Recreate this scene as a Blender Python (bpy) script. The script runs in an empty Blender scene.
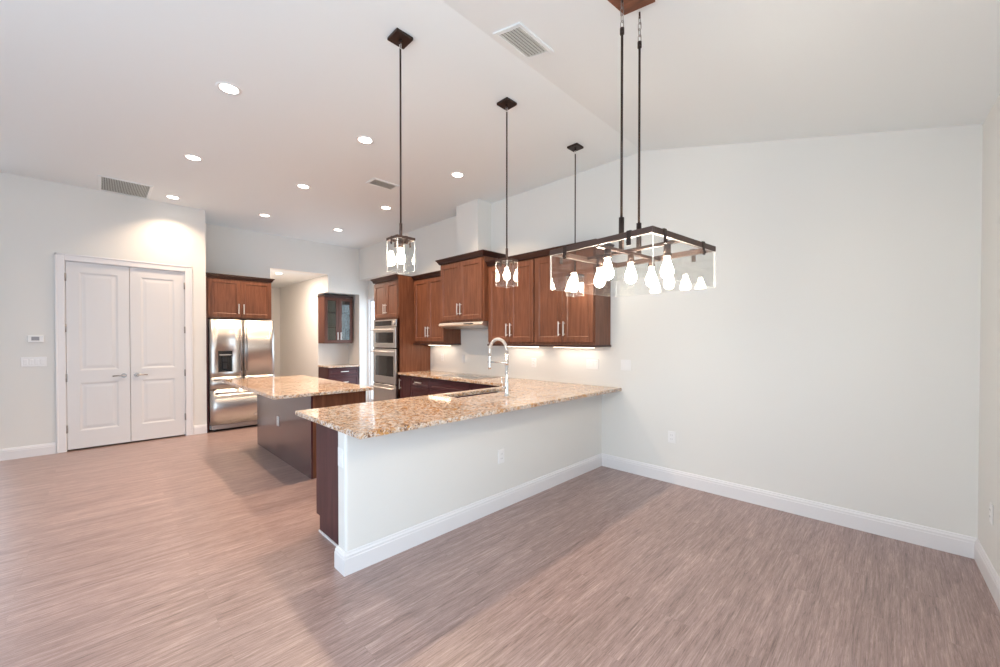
import bpy, bmesh, math, random
from mathutils import Vector, Matrix

# ------------------------------------------------------------------ camera, sky, light, exposure
S = bpy.context.scene
COL = S.collection
PI = math.pi
H = 1.45

cam_d = bpy.data.cameras.new('camera')
cam_d.sensor_width = 36.0
cam_d.lens = 36.0 * 0.39792
cam_d.shift_x = 0.0
cam_d.shift_y = (344.02 - 333.5) / 1000.0
cam_d.clip_start = 0.05
cam = bpy.data.objects.new('camera', cam_d)
COL.objects.link(cam)
cam.location = (2.395, -4.082, H)
cam.rotation_euler = (math.radians(90 - 0.603), 0, math.radians(44.757))
S.camera = cam

S.view_settings.view_transform = 'Standard'
S.view_settings.look = 'None'
S.view_settings.gamma = 1.0
S.view_settings.use_curve_mapping = False
S.view_settings.exposure = 0.0
S.cycles.use_denoising = True
S.cycles.max_bounces = 14
S.cycles.diffuse_bounces = 8
S.cycles.glossy_bounces = 6
S.cycles.transparent_max_bounces = 24
S.cycles.sample_clamp_indirect = 6.0
S.cycles.caustics_reflective = False
S.cycles.caustics_refractive = False

world = bpy.data.worlds.new('daylight')
S.world = world
world.use_nodes = True
bg = world.node_tree.nodes['Background']
bg.inputs[0].default_value = (0.70, 0.86, 1.0, 1)
SKY = 4.8
bg.inputs[1].default_value = SKY

DOWN_W = 15.5        # each recessed downlight
DOWN_C = (1.0, 0.73, 0.50)
BULB_E = 130.0
UNDER_W = 0.9


def area_light(name, loc, rot, sx, sy, power, color, shape='RECTANGLE', spread=PI, portal=False):
    l = bpy.data.lights.new(name, 'AREA')
    l.shape = shape
    l.size = sx
    l.size_y = sy
    l.energy = power
    l.color = color
    l.spread = spread
    o = bpy.data.objects.new(name, l)
    o.location = loc
    o.rotation_euler = rot
    COL.objects.link(o)
    if portal:
        l.cycles.is_portal = True
    return o


# the glass doors and windows of the living side, behind the photographer, let the sky in
area_light('rear_window_portal', (0.9, -6.86, 1.4), (math.radians(90), 0, 0), 3.4, 2.5, 1, (1, 1, 1), portal=True)
area_light('side_window_portal', (-6.95, -5.9, 1.55), (math.radians(90), 0, math.radians(-90)), 1.6, 2.2, 1, (1, 1, 1), portal=True)

area_light('added_window_portal', (2.96, -4.8, 1.3), (math.radians(90), 0, math.radians(90)), 3.4, 2.5, 1, (1, 1, 1), portal=True)  # unseen window added to brighten the half wall and dining side

area_light('passage_door_portal', (-5.31, 0.36, 1.2), (math.radians(90), 0, math.radians(180)), 1.4, 2.3, 1, (1, 1, 1), portal=True)

# ------------------------------------------------------------------ materials


def mat(name, color, rough=0.5, metal=0.0, coat=0.0, spec=0.5, emit=None, estr=0.0):
    m = bpy.data.materials.new(name)
    m.use_nodes = True
    p = m.node_tree.nodes['Principled BSDF']
    p.inputs['Base Color'].default_value = (*color, 1)
    p.inputs['Roughness'].default_value = rough
    p.inputs['Metallic'].default_value = metal
    p.inputs['Coat Weight'].default_value = coat
    p.inputs['Coat Roughness'].default_value = 0.12
    p.inputs['Coat IOR'].default_value = 1.5
    p.inputs['Specular IOR Level'].default_value = spec
    if emit:
        p.inputs['Emission Color'].default_value = (*emit, 1)
        p.inputs['Emission Strength'].default_value = estr
    return m


def nt(m):
    n = m.node_tree.nodes
    return n, m.node_tree.links, n['Principled BSDF']


def ramp(n, stops):
    r = n.new('ShaderNodeValToRGB')
    e = r.color_ramp.elements
    e[0].position, e[0].color = stops[0][0], (*stops[0][1], 1)
    e[1].position, e[1].color = stops[-1][0], (*stops[-1][1], 1)
    for p, c in stops[1:-1]:
        x = e.new(p)
        x.color = (*c, 1)
    return r


def paint(name, color, rough=0.6):
    m = mat(name, color, rough)
    n, l, p = nt(m)
    tc = n.new('ShaderNodeTexCoord')
    no = n.new('ShaderNodeTexNoise')
    no.inputs['Scale'].default_value = 140
    no.inputs['Detail'].default_value = 3
    l.new(tc.outputs['Object'], no.inputs['Vector'])
    b = n.new('ShaderNodeBump')
    b.inputs['Strength'].default_value = 0.03
    b.inputs['Distance'].default_value = 0.002
    l.new(no.outputs['Fac'], b.inputs['Height'])
    l.new(b.outputs['Normal'], p.inputs['Normal'])
    return m


def wood(name, dark, mid, light, rough=0.40, coat=0.10, axis='Z', spec=0.4):
    m = mat(name, mid, rough, coat=coat, spec=spec)
    n, l, p = nt(m)
    tc = n.new('ShaderNodeTexCoord')
    oi = n.new('ShaderNodeObjectInfo')
    ad = n.new('ShaderNodeVectorMath')
    ad.operation = 'ADD'
    sc = n.new('ShaderNodeVectorMath')
    sc.operation = 'SCALE'
    sc.inputs['Scale'].default_value = 7.0
    cb = n.new('ShaderNodeCombineXYZ')
    for i in range(3):
        l.new(oi.outputs['Random'], cb.inputs[i])
    l.new(cb.outputs[0], sc.inputs[0])
    l.new(tc.outputs['Object'], ad.inputs[0])
    l.new(sc.outputs[0], ad.inputs[1])
    mp = n.new('ShaderNodeMapping')
    mp.inputs['Scale'].default_value = (14, 14, 1.1) if axis == 'Z' else (1.1, 14, 14)
    l.new(ad.outputs[0], mp.inputs['Vector'])
    no = n.new('ShaderNodeTexNoise')
    no.inputs['Scale'].default_value = 2.4
    no.inputs['Detail'].default_value = 6
    no.inputs['Roughness'].default_value = 0.62
    no.inputs['Distortion'].default_value = 0.5
    l.new(mp.outputs[0], no.inputs['Vector'])
    r = ramp(n, [(0.25, dark), (0.5, mid), (0.78, light)])
    l.new(no.outputs['Fac'], r.inputs['Fac'])
    l.new(r.outputs[0], p.inputs['Base Color'])
    return m


def steel(name, color=(0.60, 0.575, 0.555), rough=0.33, axis=2):
    m = mat(name, color, rough, metal=1.0)
    n, l, p = nt(m)
    tc = n.new('ShaderNodeTexCoord')
    mp = n.new('ShaderNodeMapping')
    v = [220, 220, 220]
    v[axis] = 4
    mp.inputs['Scale'].default_value = v
    no = n.new('ShaderNodeTexNoise')
    no.inputs['Scale'].default_value = 1
    l.new(tc.outputs['Object'], mp.inputs['Vector'])
    l.new(mp.outputs[0], no.inputs['Vector'])
    mr = n.new('ShaderNodeMapRange')
    mr.inputs['To Min'].default_value = rough - 0.06
    mr.inputs['To Max'].default_value = rough + 0.08
    l.new(no.outputs['Fac'], mr.inputs['Value'])
    l.new(mr.outputs[0], p.inputs['Roughness'])
    return m


def glass_mat(name, tint=(1, 1, 1), refl=0.09):
    m = bpy.data.materials.new(name)
    m.use_nodes = True
    n, l = m.node_tree.nodes, m.node_tree.links
    n.clear()
    out = n.new('ShaderNodeOutputMaterial')
    mix = n.new('ShaderNodeMixShader')
    tr = n.new('ShaderNodeBsdfTransparent')
    tr.inputs[0].default_value = (*tint, 1)
    gl = n.new('ShaderNodeBsdfGlossy')
    gl.inputs['Roughness'].default_value = 0.02
    lw = n.new('ShaderNodeLayerWeight')
    lw.inputs['Blend'].default_value = 0.5
    pw = n.new('ShaderNodeMath')
    pw.operation = 'POWER'
    pw.inputs[1].default_value = 4.0
    l.new(lw.outputs['Facing'], pw.inputs[0])
    mu = n.new('ShaderNodeMath')
    mu.operation = 'MULTIPLY_ADD'
    mu.inputs[1].default_value = 0.55
    mu.inputs[2].default_value = refl * 0.5
    mu.use_clamp = True
    l.new(pw.outputs[0], mu.inputs[0])
    l.new(mu.outputs[0], mix.inputs[0])
    l.new(tr.outputs[0], mix.inputs[1])
    l.new(gl.outputs[0], mix.inputs[2])
    l.new(mix.outputs[0], out.inputs[0])
    return m


def edge_mat(name):
    m = bpy.data.materials.new(name)
    m.use_nodes = True
    n, l = m.node_tree.nodes, m.node_tree.links
    n.clear()
    out = n.new('ShaderNodeOutputMaterial')
    mix = n.new('ShaderNodeMixShader')
    mix.inputs[0].default_value = 0.55
    tr = n.new('ShaderNodeBsdfTransparent')
    tl = n.new('ShaderNodeBsdfTranslucent')
    tl.inputs[0].default_value = (0.93, 0.95, 0.94, 1)
    df = n.new('ShaderNodeBsdfDiffuse')
    df.inputs[0].default_value = (0.93, 0.95, 0.94, 1)
    m2 = n.new('ShaderNodeMixShader')
    m2.inputs[0].default_value = 0.5
    l.new(tl.outputs[0], m2.inputs[1])
    l.new(df.outputs[0], m2.inputs[2])
    l.new(tr.outputs[0], mix.inputs[1])
    l.new(m2.outputs[0], mix.inputs[2])
    l.new(mix.outputs[0], out.inputs[0])
    return m


def edge_faces(o, limit):
    """narrow faces of a glass sheet take the ground-edge finish"""
    o.data.materials.append(M['glass_edge'])
    for p in o.data.polygons:
        es = sorted((o.data.vertices[p.vertices[i]].co - o.data.vertices[p.vertices[(i + 1) % 4]].co).length for i in range(4))
        if es[0] < limit:
            p.material_index = 1


def floor_mat():
    m = mat('plank_floor', (0.33, 0.21, 0.165), 0.33, spec=1.0)
    n, l, p = nt(m)
    tc = n.new('ShaderNodeTexCoord')
    mp = n.new('ShaderNodeMapping')
    mp.inputs['Rotation'].default_value = (0, 0, math.radians(90))
    l.new(tc.outputs['Object'], mp.inputs['Vector'])
    br = n.new('ShaderNodeTexBrick')
    br.offset = 0.37
    br.inputs['Color1'].default_value = (0.0, 0.0, 0.0, 1)
    br.inputs['Color2'].default_value = (1, 1, 1, 1)
    br.inputs['Mortar'].default_value = (0.5, 0.5, 0.5, 1)
    br.inputs['Scale'].default_value = 1.0
    br.inputs['Mortar Size'].default_value = 0.0012
    br.inputs['Brick Width'].default_value = 1.22
    br.inputs['Row Height'].default_value = 0.152
    l.new(mp.outputs[0], br.inputs['Vector'])
    # per-plank shift of the grain
    vm = n.new('ShaderNodeVectorMath')
    vm.operation = 'SCALE'
    vm.inputs['Scale'].default_value = 9.0
    l.new(br.outputs['Color'], vm.inputs[0])
    ad = n.new('ShaderNodeVectorMath')
    l.new(tc.outputs['Object'], ad.inputs[0])
    l.new(vm.outputs[0], ad.inputs[1])

    def grain(sx, sy, detail, rough, dist):
        g = n.new('ShaderNodeMapping')
        g.inputs['Scale'].default_value = (sx, sy, 1)
        l.new(ad.outputs[0], g.inputs['Vector'])
        no = n.new('ShaderNodeTexNoise')
        no.inputs['Scale'].default_value = 1.0
        no.inputs['Detail'].default_value = detail
        no.inputs['Roughness'].default_value = rough
        no.inputs['Distortion'].default_value = dist
        l.new(g.outputs[0], no.inputs['Vector'])
        return no
    a = grain(115, 4.5, 8, 0.8, 0.8)
    b = grain(16, 1.2, 5, 0.65, 1.2)
    mx = n.new('ShaderNodeMath')
    mx.operation = 'MULTIPLY_ADD'
    mx.inputs[1].default_value = 0.74
    l.new(a.outputs['Fac'], mx.inputs[0])
    m2 = n.new('ShaderNodeMath')
    m2.operation = 'MULTIPLY'
    m2.inputs[1].default_value = 0.26
    l.new(b.outputs['Fac'], m2.inputs[0])
    l.new(m2.outputs[0], mx.inputs[2])
    r = ramp(n, FLOOR_STOPS)
    l.new(mx.outputs[0], r.inputs['Fac'])
    fl = grain(170, 11.0, 4, 0.7, 0.5)
    fr_ = ramp(n, [(0.56, (0, 0, 0)), (0.66, (1, 1, 1))])
    l.new(fl.outputs['Fac'], fr_.inputs['Fac'])
    fk = n.new('ShaderNodeMath')
    fk.operation = 'MULTIPLY'
    fk.inputs[1].default_value = 0.5
    l.new(fr_.outputs[0], fk.inputs[0])
    fm = n.new('ShaderNodeMix')
    fm.data_type = 'RGBA'
    fm.inputs[7].default_value = (0.12, 0.075, 0.065, 1)
    l.new(fk.outputs[0], fm.inputs[0])
    l.new(r.outputs[0], fm.inputs[6])
    # plank tone and seam
    hv = n.new('ShaderNodeHueSaturation')
    mr = n.new('ShaderNodeMapRange')
    mr.inputs['To Min'].default_value = 0.96
    mr.inputs['To Max'].default_value = 1.04
    sp = n.new('ShaderNodeSeparateColor')
    l.new(br.outputs['Color'], sp.inputs[0])
    l.new(sp.outputs[0], mr.inputs['Value'])
    l.new(mr.outputs[0], hv.inputs['Value'])
    l.new(fm.outputs[2], hv.inputs['Color'])
    mc = n.new('ShaderNodeMix')
    mc.data_type = 'RGBA'
    mc.inputs[7].default_value = (0.16, 0.10, 0.08, 1)
    sm = n.new('ShaderNodeMath')
    sm.operation = 'MULTIPLY'
    sm.inputs[1].default_value = 0.28
    l.new(br.outputs['Fac'], sm.inputs[0])
    l.new(sm.outputs[0], mc.inputs[0])
    l.new(hv.outputs[0], mc.inputs[6])
    l.new(mc.outputs[2], p.inputs['Base Color'])
    bp = n.new('ShaderNodeBump')
    bp.inputs['Strength'].default_value = 0.10
    bp.inputs['Distance'].default_value = 0.002
    l.new(a.outputs['Fac'], bp.inputs['Height'])
    l.new(bp.outputs['Normal'], p.inputs['Normal'])
    return m


FLOOR_STOPS = [(0.36, (0.115, 0.072, 0.064)), (0.46, (0.268, 0.180, 0.163)),
               (0.54, (0.365, 0.258, 0.240)), (0.65, (0.57, 0.43, 0.40))]


def granite_mat():
    m = mat('granite', (0.6, 0.45, 0.33), 0.07, spec=0.6)
    n, l, p = nt(m)
    tc = n.new('ShaderNodeTexCoord')

    def noise(scale, detail=4, rough=0.6, dist=0.0, off=0.0):
        g = n.new('ShaderNodeMapping')
        g.inputs['Location'].default_value = (off, off * 1.7, off * 0.6)
        l.new(tc.outputs['Object'], g.inputs['Vector'])
        no = n.new('ShaderNodeTexNoise')
        no.inputs['Scale'].default_value = scale
        no.inputs['Detail'].default_value = detail
        no.inputs['Roughness'].default_value = rough
        no.inputs['Distortion'].default_value = dist
        l.new(g.outputs[0], no.inputs['Vector'])
        return no

    def mixc(fac, a, b):
        x = n.new('ShaderNodeMix')
        x.data_type = 'RGBA'
        l.new(fac, x.inputs[0])
        if isinstance(a, tuple):
            x.inputs[6].default_value = (*a, 1)
        else:
            l.new(a, x.inputs[6])
        if isinstance(b, tuple):
            x.inputs[7].default_value = (*b, 1)
        else:
            l.new(b, x.inputs[7])
        return x.outputs[2]

    def mask(no, lo, hi):
        r = ramp(n, [(lo, (0, 0, 0)), (hi, (1, 1, 1))])
        l.new(no.outputs['Fac'], r.inputs['Fac'])
        return r.outputs[0]
    c = mixc(mask(noise(17, 6, 0.72, 1.2), 0.42, 0.58), (0.68, 0.57, 0.47), (0.50, 0.285, 0.135))
    c = mixc(mask(noise(4.5, 5, 0.7, 1.0, 5.3), 0.47, 0.57), c, (0.50, 0.245, 0.075))
    c = mixc(mask(noise(33, 5, 0.72, 0.8, 2.1), 0.49, 0.56), c, (0.72, 0.64, 0.56))
    c = mixc(mask(noise(38, 5, 0.78, 0.8, 9.1), 0.54, 0.59), c, (0.17, 0.085, 0.05))
    c = mixc(mask(noise(52, 4, 0.78, 0.5, 13.7), 0.57, 0.62), c, (0.12, 0.10, 0.10))
    c = mixc(mask(noise(46, 4, 0.78, 0.5, 17.2), 0.58, 0.63), c, (0.52, 0.51, 0.51))
    l.new(c, p.inputs['Base Color'])
    return m


M = {}
M['wall'] = paint('wall_paint', (0.755, 0.752, 0.727), 0.55)
M['ceiling'] = paint('ceiling_paint', (0.80, 0.845, 0.86), 0.75)
M['trim'] = mat('trim_paint', (0.78, 0.775, 0.79), 0.4)
M['door'] = mat('door_paint', (0.70, 0.70, 0.71), 0.4)
M['floor'] = floor_mat()
M['granite'] = granite_mat()
M['cherry'] = wood('cherry_wood', (0.095, 0.032, 0.015), (0.165, 0.060, 0.029), (0.245, 0.095, 0.050))
M['cherry_flat'] = wood('cherry_wood_horizontal', (0.095, 0.032, 0.015), (0.165, 0.060, 0.029), (0.245, 0.095, 0.050), axis='X')
M['base'] = wood('shaded_cherry_wood', (0.042, 0.013, 0.016), (0.066, 0.021, 0.025), (0.095, 0.032, 0.037), rough=0.5, coat=0.25, spec=0.25)  # same cherry, coloured darker and purpler for shade and glare on lower cabinets
M['island'] = wood('polished_shaded_cherry', (0.042, 0.013, 0.016), (0.066, 0.021, 0.025), (0.095, 0.032, 0.037), rough=0.22, coat=0.6, spec=0.5)  # shaded cherry colour again, with a glossier finish
M['nook'] = wood('mid_cherry_wood', (0.060, 0.021, 0.014), (0.098, 0.035, 0.022), (0.140, 0.054, 0.034))
M['base_flat'] = wood('shaded_cherry_wood_horizontal', (0.042, 0.013, 0.016), (0.066, 0.021, 0.025), (0.095, 0.032, 0.037), rough=0.5, coat=0.25, spec=0.25, axis='X')  # shaded cherry colour with the grain running sideways
M['crown'] = wood('crown_wood', (0.022, 0.008, 0.006), (0.040, 0.013, 0.009), (0.06, 0.02, 0.014), axis='X')
M['steel'] = steel('stainless_steel')
M['steel_h'] = steel('stainless_steel_brushed_across', axis=0)
M['steel_dark'] = steel('dark_stainless_steel', (0.42, 0.40, 0.39), 0.35)  # darker steel for hood filter, refrigerator case, dispenser strip and grille
M['nickel'] = mat('satin_nickel', (0.80, 0.78, 0.75), 0.42, metal=0.9)
M['door_nickel'] = mat('aged_nickel', (0.34, 0.32, 0.31), 0.35, metal=1.0)
M['sink_steel'] = steel('sink_steel', (0.84, 0.85, 0.87), 0.45)
M['sink_steel'].node_tree.nodes['Principled BSDF'].inputs['Metallic'].default_value = 0.6
M['chrome'] = mat('polished_chrome', (0.80, 0.79, 0.78), 0.12, metal=1.0)
M['black'] = mat('black_plastic', (0.012, 0.012, 0.014), 0.25)
M['oven_glass'] = mat('oven_glass', (0.012, 0.010, 0.010), 0.05, coat=0.5)
M['gasket'] = mat('dark_gasket', (0.03, 0.03, 0.032), 0.6)
M['bronze'] = mat('oiled_bronze', (0.050, 0.032, 0.026), 0.38, metal=0.7)
M['bronze_light'] = mat('brushed_bronze', (0.10, 0.062, 0.050), 0.36, metal=0.6)
M['canopy_wood'] = wood('canopy_wood', (0.09, 0.024, 0.010), (0.17, 0.05, 0.02), (0.25, 0.085, 0.04), axis='X')
M['plate'] = mat('white_plastic', (0.82, 0.82, 0.82), 0.35)
M['slot'] = mat('grey_plastic', (0.32, 0.32, 0.34), 0.5)  # even grey for outlet slots and thermostat screen
M['vent'] = mat('vent_enamel', (0.66, 0.70, 0.68), 0.5)
M['vent_dark'] = mat('duct_interior', (0.16, 0.16, 0.15), 0.8)
M['glass'] = glass_mat('clear_glass', (0.98, 0.985, 0.98), 0.12)
M['glass_edge'] = edge_mat('ground_glass_edge')
M['pane'] = glass_mat('cabinet_glass', (0.80, 0.84, 0.82), 0.12)
M['bulb'] = mat('lit_bulb', (1, 1, 1), 0.3, emit=(1.0, 0.86, 0.68), estr=BULB_E)
M['lens'] = mat('lit_lens', (1, 1, 1), 0.3, emit=(1.0, 0.93, 0.84), estr=14.0)
M['led'] = mat('lit_led_strip', (1, 1, 1), 0.3, emit=(1.0, 0.80, 0.60), estr=10.0)
M['cabinet_inside'] = mat('cabinet_interior', (0.42, 0.36, 0.30), 0.6)

# ------------------------------------------------------------------ mesh helpers


def new_bm():
    return bmesh.new()


def add_box(bm, a, b, bev=0.0, seg=1):
    x0, y0, z0 = (min(a[i], b[i]) for i in range(3))
    x1, y1, z1 = (max(a[i], b[i]) for i in range(3))
    vs = [bm.verts.new(c) for c in ((x0, y0, z0), (x1, y0, z0), (x1, y1, z0), (x0, y1, z0),
                                    (x0, y0, z1), (x1, y0, z1), (x1, y1, z1), (x0, y1, z1))]
    fs = [bm.faces.new([vs[i] for i in f]) for f in
          ((3, 2, 1, 0), (4, 5, 6, 7), (0, 1, 5, 4), (1, 2, 6, 5), (2, 3, 7, 6), (3, 0, 4, 7))]
    if bev > 0:
        es = {e for f in fs for e in f.edges}
        bmesh.ops.bevel(bm, geom=list(es), offset=bev, segments=seg, affect='EDGES', profile=0.5)
    return vs


def add_cyl(bm, p0, p1, r0, r1=None, n=16, cap=True):
    p0, p1 = Vector(p0), Vector(p1)
    r1 = r0 if r1 is None else r1
    d = (p1 - p0).normalized()
    u = d.orthogonal().normalized()
    v = d.cross(u)
    ra, rb = [], []
    for i in range(n):
        t = 2 * PI * i / n
        o = u * math.cos(t) + v * math.sin(t)
        ra.append(bm.verts.new(p0 + o * r0))
        rb.append(bm.verts.new(p1 + o * r1))
    for i in range(n):
        j = (i + 1) % n
        f = bm.faces.new((ra[i], ra[j], rb[j], rb[i]))
        f.smooth = True
    if cap:
        bm.faces.new(ra[::-1])
        bm.faces.new(rb)


def add_tube(bm, pts, r, n=10, closed=False):
    pts = [Vector(p) for p in pts]
    N = len(pts)
    rings = []
    u = None
    for i, p in enumerate(pts):
        if closed:
            d = (pts[(i + 1) % N] - pts[i - 1]).normalized()
        else:
            d = (pts[min(i + 1, N - 1)] - pts[max(i - 1, 0)]).normalized()
        if u is None:
            u = d.orthogonal().normalized()
        u = (u - d * u.dot(d)).normalized()
        v = d.cross(u)
        rings.append([bm.verts.new(p + (u * math.cos(2 * PI * k / n) + v * math.sin(2 * PI * k / n)) * r) for k in range(n)])
    for i in range(N if closed else N - 1):
        a, b = rings[i], rings[(i + 1) % N]
        for k in range(n):
            f = bm.faces.new((a[k], a[(k + 1) % n], b[(k + 1) % n], b[k]))
            f.smooth = True
    if not closed:
        bm.faces.new(rings[0][::-1])
        bm.faces.new(rings[-1])


def add_lathe(bm, prof, c, n=20, axis='Z'):
    rings = []
    for r, z in prof:
        ring = []
        for i in range(n):
            t = 2 * PI * i / n
            ring.append(bm.verts.new((c[0] + r * math.cos(t), c[1] + r * math.sin(t), c[2] + z)))
        rings.append(ring)
    for a, b in zip(rings, rings[1:]):
        for i in range(n):
            f = bm.faces.new((a[i], a[(i + 1) % n], b[(i + 1) % n], b[i]))
            f.smooth = True
    bm.faces.new(rings[0][::-1])
    bm.faces.new(rings[-1])


def add_prism(bm, pts, ext):
    """closed outline (list of 3D points, planar) pushed along ext"""
    ext = Vector(ext)
    a = [bm.verts.new(p) for p in pts]
    b = [bm.verts.new(Vector(p) + ext) for p in pts]
    bm.faces.new(a)
    bm.faces.new(b[::-1])
    n = len(a)
    for i in range(n):
        bm.faces.new((a[i], b[i], b[(i + 1) % n], a[(i + 1) % n]))


def add_cells(bm, xs, ys, mask, z0, z1):
    V = {}

    def g(i, j, z):
        k = (i, j, z)
        if k not in V:
            V[k] = bm.verts.new((xs[i], ys[j], z))
        return V[k]
    nx, ny = len(xs) - 1, len(ys) - 1

    def on(i, j):
        return 0 <= i < nx and 0 <= j < ny and mask(i, j)
    for i in range(nx):
        for j in range(ny):
            if not on(i, j):
                continue
            bm.faces.new((g(i, j, z1), g(i + 1, j, z1), g(i + 1, j + 1, z1), g(i, j + 1, z1)))
            bm.faces.new((g(i, j + 1, z0), g(i + 1, j + 1, z0), g(i + 1, j, z0), g(i, j, z0)))
            for di, dj, (p, q) in ((-1, 0, ((i, j + 1), (i, j))), (1, 0, ((i + 1, j), (i + 1, j + 1))),
                                   (0, -1, ((i, j), (i + 1, j))), (0, 1, ((i + 1, j + 1), (i, j + 1)))):
                if not on(i + di, j + dj):
                    bm.faces.new((g(*p, z0), g(*q, z0), g(*q, z1), g(*p, z1)))


def obj(name, bm, m, parent=None, label=None, smooth=False):
    bmesh.ops.recalc_face_normals(bm, faces=bm.faces[:])
    me = bpy.data.meshes.new(name)
    bm.to_mesh(me)
    bm.free()
    me.materials.append(M[m] if isinstance(m, str) else m)
    o = bpy.data.objects.new(name, me)
    COL.objects.link(o)
    if parent is not None:
        o.parent = parent
    if label:
        o['label'] = label
    return o


def tag(o, label, cat, group=None):
    o['label'] = label
    o['category'] = cat
    if group:
        o['group'] = group
    return o


def thing(name, label, cat, loc=(0, 0, 0), rz=0.0, group=None):
    o = bpy.data.objects.new(name, None)
    o.empty_display_size = 0.1
    COL.objects.link(o)
    o.location = loc
    o.rotation_euler = (0, 0, rz)
    return tag(o, label, cat, group)


def struct(name, bm, m, parent=None):
    o = obj(name, bm, m, parent)
    if parent is None:
        o['kind'] = 'structure'
    return o


def dup(root, loc, label, rz=None):
    r = root.copy()
    COL.objects.link(r)
    r.location = loc
    if rz is not None:
        r.rotation_euler = (0, 0, rz)
    r['label'] = label
    for ch in list(root.children):
        c = ch.copy()
        COL.objects.link(c)
        c.parent = r
        for g in list(ch.children):
            d = g.copy()
            COL.objects.link(d)
            d.parent = c
    return r


def boxes(*bs, bev=0.0):
    bm = new_bm()
    for a, b in bs:
        add_box(bm, a, b, bev)
    return bm


# ------------------------------------------------------------------ the room
ZC = 3.455           # flat ceiling
XR = 0.48            # crease where the vault starts to fall
SL = 0.2567          # its slope
RW = 2.795           # right wall at the back corner
RK = 0.035           # right wall runs very slightly outwards towards the viewer
XF = -6.05           # wall behind the refrigerator
XP = -5.20           # wall of the double doors
YREAR = -6.9


def zslope(x):
    return ZC - SL * (x - XR)


bm = boxes(((-9.5, YREAR - 0.2, -0.1), (3.4, 0.5, 0.0)))
struct('floor', bm, 'floor')

bm = new_bm()
xe = 3.4
add_prism(bm, [(-9.5, YREAR - 0.2, ZC), (XR, YREAR - 0.2, ZC), (xe, YREAR - 0.2, zslope(xe)),
               (xe, YREAR - 0.2, ZC + 0.25), (-9.5, YREAR - 0.2, ZC + 0.25)], (0, -YREAR + 0.7, 0))
struct('ceiling', bm, 'ceiling')

# back wall: gable shape over the dining side, an opening at its far left
OPX = -4.45
OPZ = 2.775
bm = new_bm()
add_prism(bm, [(OPX, 0, 0), (RW + 0.14, 0, 0), (RW + 0.14, 0, zslope(RW + 0.14) + 0.02), (XR, 0, ZC + 0.02), (OPX, 0, ZC + 0.02)], (0, 0.14, 0))
add_box(bm, (XF, 0, OPZ), (OPX, 0.14, ZC + 0.02))
struct('wall_back', bm, 'wall')

bm = boxes(((-6.05, 0.22, 2.36), (OPX + 0.3, 0.34, OPZ + 0.1)), ((-4.60, 0.22, 0), (OPX + 0.3, 0.34, 2.36)), ((XF, 0.14, OPZ), (OPX + 0.3, 0.22, OPZ + 0.1)),
           ((OPX, 0.14, 0), (OPX + 0.1, 0.22, OPZ)))
struct('wall_passage', bm, 'wall')

bm = new_bm()
yr = YREAR


def rw_piece(bm, ya, yb, z0, z1):
    add_prism(bm, [(RW - RK * ya, ya, z0), (RW - RK * ya, ya, z1), (RW - RK * yb, yb, z1), (RW - RK * yb, yb, z0)], (0.14, 0, 0))


rw_piece(bm, 0, -3.1, -0.02, 2.9)
rw_piece(bm, -3.1, -6.5, 2.55, 2.9)
rw_piece(bm, -6.5, yr, -0.02, 2.9)
struct('wall_right', bm, 'wall')

bm = boxes(((-2.315, -0.27, 2.66), (-1.83, -0.0, ZC + 0.01)))
struct('wall_chase', bm, 'wall')

# wall behind the refrigerator with the hall opening and the cabinet nook
NX = -6.60
HY0, HY1 = -1.777, -0.687
HZ = 2.82
NZ = 2.455
bm = new_bm()
add_box(bm, (XF - 0.14, -2.905, 0), (XF, HY0, ZC + 0.01))
add_box(bm, (XF - 0.14, HY0, HZ), (XF, HY1, ZC + 0.01))
add_box(bm, (NX, HY1, NZ), (XF, 0.0, ZC + 0.01))
add_box(bm, (NX - 0.12, 0.0, 0), (XF, 0.34, ZC + 0.01))
struct('wall_fridge', bm, 'wall')
bm = boxes(((NX - 0.12, HY1, 0), (NX, 0.0, ZC)), ((-9.2, HY1, 0), (NX - 0.12, HY1 + 0.12, ZC)))
struct('wall_nook', bm, 'wall')
bm = boxes(((-9.2, HY0 - 0.12, 0), (XF - 0.14, HY0, HZ)), ((-9.3, HY0 - 0.12, 0), (-9.2, HY1 + 0.12, HZ)))
struct('wall_hall', bm, 'wall')
struct('ceiling_hall', boxes(((-9.2, HY0, HZ), (XF - 0.14, HY1, HZ + 0.1))), 'ceiling')

# pantry block with the double doors
DY0, DY1, DZ = -4.386, -3.160, 2.475
PY0, PY1 = -4.93, -2.905
bm = new_bm()
add_box(bm, (XP - 0.12, PY0, 0), (XP, DY0, ZC + 0.01))
add_box(bm, (XP - 0.12, DY1, 0), (XP, PY1, ZC + 0.01))
add_box(bm, (XP - 0.12, DY0, DZ), (XP, DY1, ZC + 0.01))
add_box(bm, (XF - 0.14, PY1 - 0.12, 0), (XP - 0.12, PY1, ZC + 0.01))
add_box(bm, (-7.1, PY0, 0), (XP - 0.12, PY0 + 0.12, ZC + 0.01))
add_box(bm, (XP - 0.7, PY0 + 0.12, 0), (XP - 0.64, PY1 - 0.12, ZC))
struct('wall_pantry', bm, 'wall')

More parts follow.
